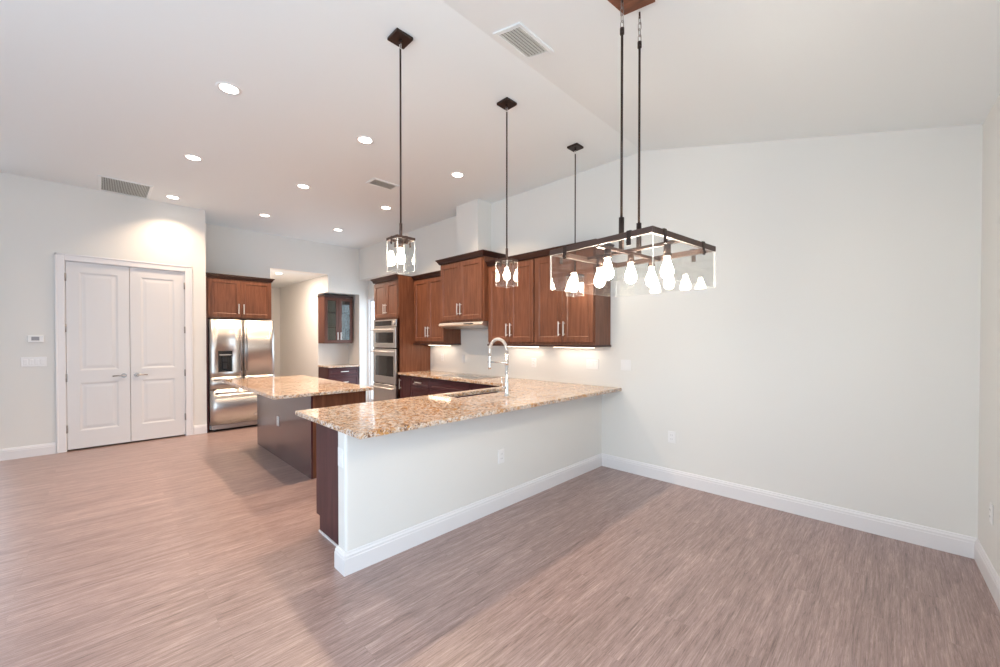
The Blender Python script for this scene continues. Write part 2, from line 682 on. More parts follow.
# living side behind the viewer: rear wall of tall glass doors, left wall with one window
bm = new_bm()
add_box(bm, (-7.1, yr - 0.15, 2.65), (3.2, yr, ZC + 0.01))
add_box(bm, (-7.1, yr - 0.15, 0), (-0.8, yr, 2.65))
add_box(bm, (2.6, yr - 0.15, 0), (3.2, yr, 2.65))
struct('wall_rear', bm, 'wall')
bm = new_bm()
add_box(bm, (-7.1, yr, 0), (-6.98, -6.7, ZC + 0.01))
add_box(bm, (-7.1, -5.2, 0), (-6.98, PY0, ZC + 0.01))
add_box(bm, (-7.1, -6.7, 2.65), (-6.98, -5.2, ZC + 0.01))
add_box(bm, (-7.1, -6.7, 0), (-6.98, -5.2, 0.75))
struct('wall_left', bm, 'wall')
bm = new_bm()
for i in range(3):
    x = -0.8 + 1.7 * i
    add_box(bm, (x - 0.04, yr - 0.10, 0), (x + 0.04, yr - 0.04, 2.65))
add_box(bm, (-0.8, yr - 0.10, 2.58), (2.6, yr - 0.04, 2.65))
struct('window_1', bm, 'trim')
bm = new_bm()
for y in (-6.67, -5.95, -5.23):
    add_box(bm, (-7.08, y - 0.03, 0.75), (-7.02, y + 0.03, 2.65))
struct('window_2', bm, 'trim')
bm = new_bm()
for y in (-3.14, -4.8, -6.46):
    x = RW - RK * y + 0.07
    add_box(bm, (x - 0.03, y - 0.04, 0), (x + 0.03, y + 0.04, 2.55))
struct('added_window_right', bm, 'trim')  # frame of the added right-hand window, out of view

# half wall of the peninsula
HW = 0.115
HWY = -3.02
bm = new_bm()
add_box(bm, (-HW, HWY, 0), (0, 0.0, 0.885))
es = [e for e in bm.edges if abs(e.verts[0].co.z - e.verts[1].co.z) > 0.5 and e.verts[0].co.y < -1]
bmesh.ops.bevel(bm, geom=es, offset=0.018, segments=4, affect='EDGES', profile=0.5)
struct('wall_half', bm, 'wall')


# baseboards: moulded profile swept along a polyline (mitred), d = outward offset direction per run
BB = [(0.0, 0.0), (0.015, 0.0), (0.015, 0.100), (0.0125, 0.104), (0.0125, 0.118), (0.008, 0.126), (0.006, 0.137), (0.0, 0.140)]


def baseboard(name, pts, side=1):
    """pts: 2D polyline along the wall; profile grows to its right-hand side times side"""
    bm = new_bm()
    P = [Vector((p[0], p[1])) for p in pts]
    n = len(P)
    rings = []
    for i in range(n):
        def nrm(a, b):
            d = (b - a).normalized()
            return Vector((d.y, -d.x)) * side
        if i == 0:
            off = nrm(P[0], P[1])
        elif i == n - 1:
            off = nrm(P[-2], P[-1])
        else:
            n1, n2 = nrm(P[i - 1], P[i]), nrm(P[i], P[i + 1])
            off = (n1 + n2) / (1 + n1.dot(n2))
        rings.append([bm.verts.new((P[i].x + off.x * d, P[i].y + off.y * d, z)) for d, z in BB])
    k = len(BB)
    for a, b in zip(rings, rings[1:]):
        for j in range(k - 1):
            bm.faces.new((a[j], b[j], b[j + 1], a[j + 1]))
    bm.faces.new(rings[0])
    bm.faces.new(rings[-1][::-1])
    return struct(name, bm, 'trim')


baseboard('baseboard_half', [(-HW + 0.0, -2.912), (-HW, HWY), (0.0, HWY), (0.0, -0.015)], 1)
baseboard('baseboard_back', [(0.0, 0.0), (RW, 0.0)], 1)
baseboard('baseboard_right', [(RW, -0.015), (RW - RK * (-3.1), -3.1)], 1)
baseboard('baseboard_pantry', [(XP, PY0), (XP, DY0 - 0.09)], 1)
baseboard('baseboard_fridge', [(XP, DY1 + 0.09), (XP, PY1)], 1)

# ------------------------------------------------------------------ doors of the pantry (face +X)


def casing(bm, x, y0, y1, z1, w=0.085, t=0.018):
    for (a, b) in (((x, y0 - w, 0), (x + t, y0, z1 + w)), ((x, y1, 0), (x + t, y1 + w, z1 + w)), ((x, y0, z1), (x + t, y1, z1 + w))):
        add_box(bm, a, b, 0.003)
    for (a, b) in (((x, y0 - w, 0), (x + t + 0.007, y0 - w + 0.02, z1 + w)), ((x, y1 + w - 0.02, 0), (x + t + 0.007, y1 + w, z1 + w)),
                   ((x, y0 - w, z1 + w - 0.02), (x + t + 0.007, y1 + w, z1 + w))):
        add_box(bm, a, b, 0.003)


bm = new_bm()
casing(bm, XP, DY0, DY1, DZ)
add_box(bm, (XP - 0.12, DY0, 0), (XP, DY0 + 0.006, DZ))
add_box(bm, (XP - 0.12, DY1 - 0.006, 0), (XP, DY1, DZ))
add_box(bm, (XP - 0.12, DY0, DZ - 0.006), (XP, DY1, DZ))
struct('trim_1', bm, 'trim')


def panel_leaf(y0, y1, z0, z1, x0, x1):
    """door leaf with two moulded panels, front face at x1"""
    bm = new_bm()
    st = 0.115
    zm0, zm1 = z0 + 0.862, z0 + 1.024
    rails = [(z0, z0 + 0.228), (zm0, zm1), (z1 - 0.128, z1)]
    add_box(bm, (x0, y0, z0), (x1, y0 + st, z1))
    add_box(bm, (x0, y1 - st, z0), (x1, y1, z1))
    for a, b in rails:
        add_box(bm, (x0, y0 + st, a), (x1, y1 - st, b))
    for a, b in ((rails[0][1], rails[1][0]), (rails[1][1], rails[2][0])):
        Y0, Y1 = y0 + st, y1 - st
        # sunken moulding, then raised field
        add_box(bm, (x0, Y0, a), (x1 - 0.007, Y1, b))
        r0 = [(x1, Y0, a), (x1, Y1, a), (x1, Y1, b), (x1, Y0, b)]
        e = 0.022
        r1 = [(x1 - 0.007, Y0 + e, a + e), (x1 - 0.007, Y1 - e, a + e), (x1 - 0.007, Y1 - e, b - e), (x1 - 0.007, Y0 + e, b - e)]
        e = 0.034
        r2 = [(x1 - 0.0065, Y0 + e, a + e), (x1 - 0.0065, Y1 - e, a + e), (x1 - 0.0065, Y1 - e, b - e), (x1 - 0.0065, Y0 + e, b - e)]
        e = 0.062
        r3 = [(x1 - 0.003, Y0 + e, a + e), (x1 - 0.003, Y1 - e, a + e), (x1 - 0.003, Y1 - e, b - e), (x1 - 0.003, Y0 + e, b - e)]
        R = [[bm.verts.new(p) for p in r] for r in (r0, r1, r2, r3)]
        for A, B in zip(R, R[1:]):
            for i in range(4):
                bm.faces.new((A[i], A[(i + 1) % 4], B[(i + 1) % 4], B[i]))
        bm.faces.new(R[-1])
    return bm


ym = (DY0 + DY1) / 2
for nm, a, b, s in (('door_1', DY0 + 0.010, ym - 0.0025, 1), ('door_2', ym + 0.0025, DY1 - 0.010, -1)):
    d = obj(nm, panel_leaf(a, b, 0.022, DZ - 0.010, XP - 0.045, XP - 0.006), 'door')
    d['kind'] = 'structure'
    # lever handle near the meeting edge, s = direction of its own leaf's hinge side
    hy = ym - s * 0.065
    hz = 0.955
    hb = new_bm()
    add_cyl(hb, (XP - 0.006, hy, hz), (XP + 0.004, hy, hz), 0.030, n=20)
    add_cyl(hb, (XP + 0.004, hy, hz), (XP + 0.045, hy, hz), 0.010, n=12)
    add_tube(hb, [(XP + 0.045, hy + s * 0.012, hz), (XP + 0.047, hy, hz), (XP + 0.047, hy - s * 0.05, hz + 0.004), (XP + 0.043, hy - s * 0.115, hz)], 0.0085, n=10)
    obj('door_handle', hb, 'door_nickel', d)
    he = DY0 + 0.005 if s == 1 else DY1 - 0.005
    for z in (0.29, 0.955, 1.60, 2.26):
        g = new_bm()
        add_box(g, (XP - 0.010, he - 0.012, z - 0.05), (XP + 0.001, he + 0.012, z + 0.05))
        add_cyl(g, (XP + 0.006, he, z - 0.05), (XP + 0.006, he, z + 0.05), 0.007, n=10)
        obj('hinge', g, 'door_nickel', d)

# glazed white door to the outside at the end of the shallow passage left of the ovens
GX0, GX1, GZ1 = -6.02, -4.60, 2.36
bm = new_bm()
for (a, b) in (((GX0 - 0.025, 0.195, 0), (GX0, 0.222, GZ1 + 0.06)), ((GX1, 0.195, 0), (GX1 + 0.06, 0.222, GZ1 + 0.06)), ((GX0, 0.195, GZ1), (GX1, 0.222, GZ1 + 0.06))):
    add_box(bm, a, b, 0.003)
struct('trim_2', bm, 'trim')
bm = new_bm()
add_box(bm, (GX0, 0.235, 0.01), (GX0 + 0.045, 0.275, GZ1))
add_box(bm, (GX1 - 0.045, 0.235, 0.01), (GX1, 0.275, GZ1))
add_box(bm, (GX0 + 0.045, 0.235, 0.01), (GX1 - 0.045, 0.275, 0.12))
add_box(bm, (GX0 + 0.045, 0.235, GZ1 - 0.045), (GX1 - 0.045, 0.275, GZ1))
d3 = struct('door_3', bm, 'trim')
obj('pane', boxes(((GX0 + 0.046, 0.252, 0.121), (GX1 - 0.046, 0.258, GZ1 - 0.046))), 'glass', d3)

# ------------------------------------------------------------------ cabinetry helpers (local frame: x = width, front faces -y)


def shaker(bm, x0, x1, z0, z1, yf, t=0.020, st=0.062, rc=0.009):
    """five-piece shaker door, back face on plane yf"""
    y0 = yf - t
    add_box(bm, (x0, y0, z0), (x0 + st, yf, z1), 0.0015)
    add_box(bm, (x1 - st, y0, z0), (x1, yf, z1), 0.0015)
    add_box(bm, (x0 + st, y0, z0), (x1 - st, yf, z0 + st), 0.0015)
    add_box(bm, (x0 + st, y0, z1 - st), (x1 - st, yf, z1), 0.0015)
    add_box(bm, (x0 + st, y0 + rc, z0 + st), (x1 - st, yf - 0.003, z1 - st))
    # small bevel bead round the panel
    b = 0.008
    xa, xb, za, zb = x0 + st, x1 - st, z0 + st, z1 - st
    for q in (((xa, za), (xb, za), (xb - b, za + b), (xa + b, za + b)), ((xb, za), (xb, zb), (xb - b, zb - b), (xb - b, za + b)),
              ((xb, zb), (xa, zb), (xa + b, zb - b), (xb - b, zb - b)), ((xa, zb), (xa, za), (xa + b, za + b), (xa + b, zb - b))):
        y = [y0 + 0.002, y0 + 0.002, y0 + rc - 0.0005, y0 + rc - 0.0005]
        bm.faces.new([bm.verts.new((p[0], yy, p[1])) for p, yy in zip(q, y)])


def bar_handle(parent, p, L, vertical=True, m='nickel', yo=0.032):
    """bar pull centred at p on the door face"""
    bm = new_bm()
    x, y, z = p
    if vertical:
        add_box(bm, (x - 0.0075, y - yo - 0.005, z - L / 2), (x + 0.0075, y - yo + 0.005, z + L / 2), 0.002)
        for s in (-1, 1):
            add_cyl(bm, (x, y, z + s * L * 0.38), (x, y - yo, z + s * L * 0.38), 0.005, n=8)
    else:
        add_box(bm, (x - L / 2, y - yo - 0.005, z - 0.0075), (x + L / 2, y - yo + 0.005, z + 0.0075), 0.002)
        for s in (-1, 1):
            add_cyl(bm, (x + s * L * 0.38, y, z), (x + s * L * 0.38, y - yo, z), 0.005, n=8)
    return obj('handle', bm, m, parent)


def crown(bm, x0, x1, yf, yb, z0, left=True, right=True, p=0.045, h=0.075):
    """crown moulding along the front (y = yf) with returns to yb"""
    prof = [(0.0, 0.0), (0.006, 0.0), (0.012, h * 0.22), (p * 0.55, h * 0.55), (p * 0.92, h * 0.80), (p, h * 0.84), (p, h), (0.0, h)]
    path = []
    if left:
        path.append((Vector((x0, yb)), Vector((-1, 0))))
    path.append((Vector((x0, yf)), Vector((-1 if left else 0, -1))))
    path.append((Vector((x1, yf)), Vector((1 if right else 0, -1))))
    if right:
        path.append((Vector((x1, yb)), Vector((1, 0))))
    rings = [[bm.verts.new((c.x + o.x * d, c.y + o.y * d, z0 + z)) for d, z in prof] for c, o in path]
    k = len(prof)
    for a, b in zip(rings, rings[1:]):
        for j in range(k - 1):
            bm.faces.new((a[j], b[j], b[j + 1], a[j + 1]))
    bm.faces.new(rings[0])
    bm.faces.new(rings[-1][::-1])
    # lid so the top reads closed
    add_box(bm, (x0 + 0.001, yf + 0.001, z0 + h - 0.012), (x1 - 0.001, yb, z0 + h - 0.002))


def wall_cabinet(label, X0, X1, z0, z1, depth, zcrown, left=True, right=True, wood_m='cherry', hz=None, rail=True, yb=0.0,
                 rail_over=0.012, stile=0.0):
    """two-door wall cabinet on the back wall, X in room coordinates"""
    w = X1 - X0
    t = thing('wall_cabinet', label, 'cabinet', (X0, yb, z0), 0.0)
    hgt = z1 - z0
    obj('cabinet_box', boxes(((0.001, -depth + 0.021, 0.0), (w - 0.001, -0.001, hgt)), bev=0.001), wood_m, t)
    mid = w / 2
    dl = stile + 0.012
    for i, (a, b) in enumerate(((dl, mid - 0.002), (mid + 0.002, w - dl))):
        bm = new_bm()
        shaker(bm, a, b, 0.03, hgt - 0.02, -depth + 0.020)
        d = obj('door', bm, wood_m, t)
        hx = mid - 0.034 if i == 0 else mid + 0.034
        bar_handle(d, (hx, -depth, 0.03 + 0.155), 0.165)
    bm = new_bm()
    crown(bm, 0.0, w, -depth, -0.001, hgt, left, right, h=zcrown - z1)
    obj('crown_moulding', bm, 'crown', t)
    if rail:
        bm = boxes(((-(rail_over if left else 0), -depth - 0.010, -0.022), (w + (rail_over if right else 0), -0.002, 0.0)), bev=0.004)
        obj('light_rail', bm, 'crown', t)
    return t


UZ0, UZ1 = 1.392, 2.45
wall_cabinet('dark-stained two-door wall cabinet between the oven tower and the hood cabinet', -3.358, -2.532, UZ0, UZ1, 0.345, 2.515, left=False, right=True)
wall_cabinet('tallest raised two-door wall cabinet above the slim range hood', -2.530, -1.552, 1.705, 2.585, 0.425, 2.655, rail=False, stile=0.02)
wall_cabinet('two-door wall cabinet immediately right of the raised hood cabinet', -1.550, -0.728, UZ0, UZ1, 0.345, 2.515, left=False, right=False)
wall_cabinet('two-door wall cabinet at the right end of the upper run, with exposed side panel', -0.726, 0.112, UZ0, UZ1, 0.345, 2.515, left=False, right=True)

# slim range hood
t = thing('range_hood', 'slim pale steel range hood under the raised hood cabinet', 'range hood', (-2.04, 0, 1.62))
bm = new_bm()
add_prism(bm, [(-0.487, -0.445, 0.045), (-0.487, -0.425, 0.080), (-0.487, -0.003, 0.080), (-0.487, -0.003, 0.0), (-0.487, -0.30, 0.0), (-0.487, -0.43, 0.030)], (0.974, 0, 0))
obj('hood_shell', bm, 'steel_h', t)
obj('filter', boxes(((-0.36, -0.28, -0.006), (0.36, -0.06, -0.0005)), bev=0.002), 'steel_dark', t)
obj('control_strip', boxes(((0.10, -0.4455, 0.048), (0.30, -0.437, 0.062))), 'black', t)

# under-cabinet light bars
for nm, xa, xb in (('bar of warm under-cabinet lighting beneath the wall cabinet beside the oven tower', -3.25, -2.65), ('bar of warm under-cabinet lighting beneath the cabinet right of the hood', -1.43, -0.83),
                   ('bar of warm under-cabinet lighting beneath the rightmost wall cabinet', -0.60, -0.02)):
    t = thing('light_bar', nm, 'light', ((xa + xb) / 2, -0.12, UZ0 - 0.022), group='under-cabinet light bars')
    hw = (xb - xa) / 2
    obj('housing', boxes(((-hw, -0.018, -0.010), (hw, 0.018, 0.0)), bev=0.002), 'plate', t)
    obj('diffuser', boxes(((-hw + 0.01, -0.012, -0.013), (hw - 0.01, 0.012, -0.0101))), 'led', t)
    l = area_light('under_cabinet_light', ((xa + xb) / 2, -0.12, UZ0 - 0.040), (0, 0, 0), xb - xa, 0.025, UNDER_W, (1.0, 0.83, 0.68))

# ------------------------------------------------------------------ oven tower
TX0, TX1 = -4.187, -3.362
TD = 0.63
tw = TX1 - TX0
t = thing('oven_cabinet', 'tall dark-stained cabinet tower holding the stacked steel ovens', 'cabinet', (TX0, 0, 0))
ox0, ox1 = 0.035, tw - 0.035
bm = new_bm()
add_box(bm, (0, -TD + 0.02, 0.10), (0.03, -0.001, 2.50), 0.001)
add_box(bm, (tw - 0.03, -TD + 0.0, 0.10), (tw, -0.001, 2.505), 0.001)
add_box(bm, (0.03, -TD + 0.02, 1.795), (tw - 0.03, -0.001, 2.445))
add_box(bm, (0.03, -0.02, 0.10), (tw - 0.03, -0.001, 1.795))
add_box(bm, (0.03, -TD + 0.02, 0.10), (tw - 0.03, -0.02, 0.30))
add_box(bm, (0.0, -TD + 0.09, 0.0), (tw, -0.001, 0.10))
for a, b in ((0.0, 0.034), (tw - 0.034, tw)):
    add_box(bm, (a, -TD, 0.10), (b, -TD + 0.02, 1.815))
obj('cabinet_box', bm, 'cherry', t)
for i, (a, b) in enumerate(((0.008, tw / 2 - 0.002), (tw / 2 + 0.002, tw - 0.008))):
    bm = new_bm()
    shaker(bm, a, b, 1.825, 2.425, -TD + 0.02)
    d = obj('door', bm, 'cherry', t)
    bar_handle(d, (tw / 2 + (-0.034 if i == 0 else 0.034), -TD, 1.825 + 0.15), 0.165)
bm = new_bm()
shaker(bm, 0.008, tw - 0.008, 0.115, 0.29, -TD + 0.02)
d = obj('drawer', bm, 'cherry_flat', t)
bar_handle(d, (tw / 2, -TD, 0.2), 0.2, vertical=False)
bm = new_bm()
crown(bm, 0, tw, -TD, -0.001, 2.445, True, False, h=0.075)
obj('crown_moulding', bm, 'crown', t)


def oven(name, label, cat, z0, z1, panel_h, win, handle_drop):
    o = thing(name, label, cat, (TX0, -TD, z0))
    hh = z1 - z0
    obj('chassis', boxes(((ox0 + 0.005, -0.006, 0.004), (ox1 - 0.005, 0.52, hh - 0.004))), 'gasket', o)
    dz1 = hh - panel_h
    if panel_h:
        p = obj('control_panel', boxes(((ox0, -0.026, dz1 + 0.004), (ox1, -0.0065, hh)), bev=0.004), 'steel_h', o)
        obj('display', boxes(((ox0 + 0.05, -0.0285, dz1 + 0.022), (ox1 - 0.14, -0.0262, hh - 0.018)), bev=0.001), 'black', p)
        for k in (0, 1):
            kb = new_bm()
            add_cyl(kb, (ox1 - 0.055 - 0.05 * k * 0, -0.027, (dz1 + hh) / 2), (ox1 - 0.055, -0.055, (dz1 + hh) / 2), 0.026 - 0.004 * k, n=18)
            if k == 0:
                obj('knob', kb, 'nickel', p)
            else:
                kb.free()
    bm = new_bm()
    a0, a1, w0, w1 = ox0, ox1, win[0], win[1]
    wx0, wx1 = ox0 + 0.075, ox1 - 0.075
    yd0, yd1 = -0.036, -0.0065
    if win[1] > win[0]:
        add_box(bm, (a0, yd0, 0.006), (wx0, yd1, dz1 - 0.004), 0.003)
        add_box(bm, (wx1, yd0, 0.006), (a1, yd1, dz1 - 0.004), 0.003)
        add_box(bm, (wx0, yd0, 0.006), (wx1, yd1, w0), 0.001)
        add_box(bm, (wx0, yd0, w1), (wx1, yd1, dz1 - 0.004), 0.001)
    else:
        add_box(bm, (a0, yd0, 0.006), (a1, yd1, dz1 - 0.004), 0.003)
    d = obj('oven_door', bm, 'steel_h', o)
    if win[1] > win[0]:
        obj('window', boxes(((wx0 + 0.001, -0.030, w0 + 0.001), (wx1 - 0.001, -0.012, w1 - 0.001))), 'oven_glass', d)
    hb = new_bm()
    zh = dz1 - handle_drop
    add_cyl(hb, (ox0 + 0.03, -0.095, zh), (ox1 - 0.03, -0.095, zh), 0.013, n=14)
    for xx in (ox0 + 0.06, ox1 - 0.06):
        add_box(hb, (xx - 0.012, -0.092, zh - 0.010), (xx + 0.012, -0.036, zh + 0.010), 0.003)
    obj('handle', hb, 'nickel', d)
    return o


oven('microwave_oven', 'upper steel built-in oven with control panel in the cabinet tower', 'oven', 1.312, 1.790, 0.125, (0.085, 0.265), 0.045)
oven('wall_oven', 'middle large steel wall oven with dark window in the cabinet tower', 'oven', 0.705, 1.303, 0.0, (0.13, 0.475), 0.050)
oven('warming_drawer', 'lowest steel warming drawer below the large oven in the tower', 'oven', 0.305, 0.697, 0.0, (0, 0), 0.055)

# ------------------------------------------------------------------ base cabinets along the back wall
BD = 0.615
BZ = 0.884


def base_cabinet(label, loc, w, rz, fronts, wood_m='base', depth=BD, toe=True, open_top=False, height=BZ, cat='cabinet'):
    """fronts: list of (kind, x0, x1, z0, z1, handle) in local coordinates"""
    t = thing('base_cabinet', label, cat, loc, rz)
    zt = 0.105 if toe else 0.0
    bm = new_bm()
    yf = -depth + 0.02
    if open_top:
        add_box(bm, (0.001, yf, zt), (0.02, -0.001, height))
        add_box(bm, (w - 0.02, yf, zt), (w - 0.001, -0.001, height))
        add_box(bm, (0.02, yf, zt), (w - 0.02, -0.001, zt + 0.02))
        add_box(bm, (0.02, yf, zt), (w - 0.02, yf + 0.018, height))
    else:
        add_box(bm, (0.001, yf, zt), (w - 0.001, -0.001, height))
    if toe:
        add_box(bm, (0.001, -depth + 0.085, 0.0), (w - 0.001, -0.001, zt))
    obj('cabinet_box', bm, wood_m, t)
    for kind, x0, x1, z0, z1, hp in fronts:
        bm = new_bm()
        st = 0.062 if (z1 - z0) > 0.3 else 0.045
        shaker(bm, x0, x1, z0, z1, yf, st=min(st, (x1 - x0) * 0.28))
        d = obj(kind, bm, wood_m if kind == 'door' else wood_m + '_flat', t)
        if hp == 'h':
            bar_handle(d, ((x0 + x1) / 2, -depth, (z0 + z1) / 2), min(0.165, (x1 - x0) * 0.6), vertical=False)
        elif hp == 'l':
            bar_handle(d, (x0 + 0.04, -depth, z1 - 0.14), 0.165)
        elif hp == 'r':
            bar_handle(d, (x1 - 0.04, -depth, z1 - 0.14), 0.165)
    return t


def drawers(w, dz=0.0):
    return [('drawer', 0.006, w - 0.006, 0.715 + dz, 0.872 + dz, 'h'), ('drawer', 0.006, w - 0.006, 0.42 + dz, 0.709 + dz, 'h'), ('drawer', 0.006, w - 0.006, 0.115, 0.414 + dz, 'h')]


base_cabinet('narrow dark base cabinet with a vertical handle beside the oven tower', (-3.360, 0, 0), 0.315, 0, [('door', 0.006, 0.309, 0.115, 0.872, 'l')])
base_cabinet('dark drawer base cabinet second from the oven tower', (-3.043, 0, 0), 0.505, 0, drawers(0.505))
base_cabinet('wide plain dark base cabinet under the cooktop', (-2.536, 0, 0), 0.930, 0,
             [('drawer', 0.006, 0.924, 0.715, 0.872, None), ('door', 0.006, 0.463, 0.115, 0.709, 'r'), ('door', 0.467, 0.924, 0.115, 0.709, 'l')])
base_cabinet('dark base cabinet in the corner between cooktop and peninsula', (-1.604, 0, 0), 0.872, 0, [('door', 0.006, 0.40, 0.115, 0.872, 'r')])

# peninsula cabinets face -X, their backs against the half wall
PD = 0.617
PXB = -HW - 0.001


def pen_cab(label, y_hi, w, fronts, **k):
    return base_cabinet(label, (PXB, y_hi, 0), w, -PI / 2, fronts, depth=PD, **k)


pen_cab('dark sink base cabinet in the peninsula under the steel sink', -0.70 - 0.22, 0.93, [('door', 0.006, 0.463, 0.115, 0.872, 'r'), ('door', 0.467, 0.924, 0.115, 0.872, 'l')], open_top=True)
pen_cab('dark base cabinet at the open end of the peninsula', -1.855, 1.035, [('door', 0.006, 0.515, 0.115, 0.872, 'r'), ('door', 0.519, 1.029, 0.115, 0.872, 'l')])
# finished end panel seen from the room
t = thing('end_panel', 'plain dark cabinet end panel beside the white half wall end', 'cabinet panel', (0, 0, 0))
bm = new_bm()
add_prism(bm, [(-0.752, -2.912, 0.118), (-0.690, -2.912, 0.118), (-0.690, -2.912, 0.0), (-HW - 0.002, -2.912, 0.0), (-HW - 0.002, -2.912, 0.884), (-0.752, -2.912, 0.884)], (0, 0.019, 0))
obj('panel', bm, 'base', t)
obj('shoe_moulding', boxes(((-0.690, -2.920, 0.0), (-HW - 0.017, -2.9121, 0.012))), 'trim', t, label='thin pale bead along the floor')

# granite worktop: peninsula and back run in one L, with the sink cut-out
SX0, SX1, SY0, SY1 = -0.700, -0.455, -1.76, -1.00
bm = new_bm()
xs = [-3.359, -0.800, SX0, SX1, 0.252]
ys = [-3.048, SY0, SY1, -0.655, -0.001]


def cmask(i, j):
    if i == 0:
        return j == 3
    return not (i == 2 and j == 1)


add_cells(bm, xs, ys, cmask, 0.885, 0.917)
bm.normal_update()
es = [e for e in bm.edges if len(e.link_faces) == 2 and e.link_faces[0].normal.angle(e.link_faces[1].normal) > 1]
bmesh.ops.bevel(bm, geom=es, offset=0.004, segments=2, affect='EDGES')
tag(obj('countertop', bm, 'granite'), 'L-shaped brown speckled granite worktop over the peninsula and back run', 'countertop')

# undermount sink
t = thing('sink', 'undermount stainless steel sink set in the peninsula worktop', 'sink', ((SX0 + SX1) / 2, (SY0 + SY1) / 2, 0.68))
hx, hy = (SX1 - SX0) / 2, (SY1 - SY0) / 2
bm = new_bm()
g = 0.012
add_box(bm, (-hx - g, -hy - g, 0.0), (hx + g, hy + g, 0.012))
add_box(bm, (-hx - g, -hy - g, 0.012), (-hx + 0.002, hy + g, 0.2045))
add_box(bm, (hx - 0.002, -hy - g, 0.012), (hx + g, hy + g, 0.2045))
add_box(bm, (-hx, -hy - g, 0.012), (hx, -hy + 0.002, 0.2045))
add_box(bm, (-hx, hy - 0.002, 0.012), (hx, hy + g, 0.2045))
obj('basin', bm, 'sink_steel', t)
bm = new_bm()
add_cyl(bm, (0, 0, 0.0122), (0, 0, 0.017), 0.045, n=24)
obj('drain', bm, 'chrome', t)

# spring-neck faucet
t = thing('faucet', 'tall chrome spring-neck faucet standing beside the peninsula sink', 'faucet', (-0.205, -1.37, 0.917))
bm = new_bm()
add_lathe(bm, [(0.030, 0), (0.030, 0.006), (0.024, 0.010), (0.021, 0.05), (0.021, 0.135), (0.017, 0.145), (0.0155, 0.15), (0.0155, 0.425)], (0, 0, 0))
obj('body', bm, 'chrome', t)
arc = [(-0.115 + 0.115 * math.cos(a), 0, 0.425 + 0.115 * math.sin(a)) for a in [PI * k / 24 for k in range(25)]]
path = arc + [(-0.230, 0, 0.41), (-0.231, 0, 0.38)]
bm = new_bm()
add_tube(bm, path, 0.0125, n=12)
h = obj('hose', bm, 'chrome', t)
bm = new_bm()
L = [0.0]
for a, b in zip(path, path[1:]):
    L.append(L[-1] + (Vector(b) - Vector(a)).length)
helix = []
turns = 46
for k in range(turns * 8 + 1):
    s = L[-1] * k / (turns * 8)
    i = max(j for j in range(len(L)) if L[j] <= s + 1e-9)
    i = min(i, len(path) - 2)
    f = (s - L[i]) / (L[i + 1] - L[i])
    a, b = Vector(path[i]), Vector(path[i + 1])
    p = a.lerp(b, f)
    d = (b - a).normalized()
    u = Vector((0, 1, 0))
    v = d.cross(u)
    th = 2 * PI * k / 8
    helix.append(p + (u * math.cos(th) + v * math.sin(th)) * 0.0145)
add_tube(bm, helix, 0.0022, n=5)
obj('spring', bm, 'nickel', h)
bm = new_bm()
add_lathe(bm, [(0.010, 0.385), (0.0125, 0.36), (0.0125, 0.29), (0.014, 0.27), (0.014, 0.245), (0.010, 0.242)], (-0.231, 0, 0))
obj('spray_head', bm, 'chrome', t)
bm = new_bm()
add_cyl(bm, (-0.012, 0, 0.315), (-0.212, 0, 0.315), 0.006, n=10)
add_cyl(bm, (0, 0, 0.300), (0, 0, 0.330), 0.0195, n=16)
add_tube(bm, [(-0.231 + 0.021 * math.cos(a), 0.021 * math.sin(a), 0.315) for a in [2 * PI * k / 16 for k in range(16)]], 0.005, n=6, closed=True)
obj('holder_arm', bm, 'chrome', t)
bm = new_bm()
add_cyl(bm, (0, -0.018, 0.085), (0, -0.060, 0.085), 0.016, n=14)
add_tube(bm, [(0, -0.050, 0.09), (-0.004, -0.058, 0.13), (-0.008, -0.064, 0.185)], 0.006, n=8)
obj('lever', bm, 'chrome', t)

# cooktop on the back run
t = thing('cooktop', 'flat cooktop lying in the back worktop under the range hood', 'cooktop', (-2.04, -0.335, 0.917))
obj('glass_plate', boxes(((-0.44, -0.25, 0.0), (0.44, 0.25, 0.007)), bev=0.002), 'steel_h', t)
for x, y, r in ((-0.27, -0.10, 0.09), (-0.27, 0.12, 0.075), (0.27, -0.10, 0.09), (0.27, 0.12, 0.075), (0.0, 0.02, 0.12)):
    bm = new_bm()
    add_cyl(bm, (x, y, 0.0071), (x, y, 0.0085), r, n=32)
    obj('burner', bm, 'oven_glass', t)

# ------------------------------------------------------------------ island
IX0, IX1, IY0, IY1 = -3.90, -1.905, -2.535, -1.93
t = thing('kitchen_island', 'dark wood kitchen island cabinet between refrigerator and peninsula', 'kitchen island', (0, 0, 0))
bm = new_bm()
add_box(bm, (IX0 + 0.02, IY0 + 0.02, 0.10), (IX1 - 0.02, IY1 - 0.02, BZ))
add_box(bm, (IX0 + 0.02, IY0 + 0.02, 0.0), (IX1 - 0.02, IY1 - 0.09, 0.10))
obj('cabinet_box', bm, 'base', t)
obj('back_panel', boxes(((IX0, IY0, 0.0), (IX1 - 0.0005, IY0 + 0.019, BZ)), bev=0.001), 'island', t)
bm = new_bm()
add_prism(bm, [(IX1 - 0.019, IY0 + 0.0195, 0.0), (IX1 - 0.019, IY1 - 0.075, 0.0), (IX1 - 0.019, IY1 - 0.075, 0.105), (IX1 - 0.019, IY1, 0.105), (IX1 - 0.019, IY1, BZ), (IX1 - 0.019, IY0 + 0.0195, BZ)], (0.019, 0, 0))
obj('side_panel', bm, 'cherry', t)  # lighter cherry colour holds the warm light on this face
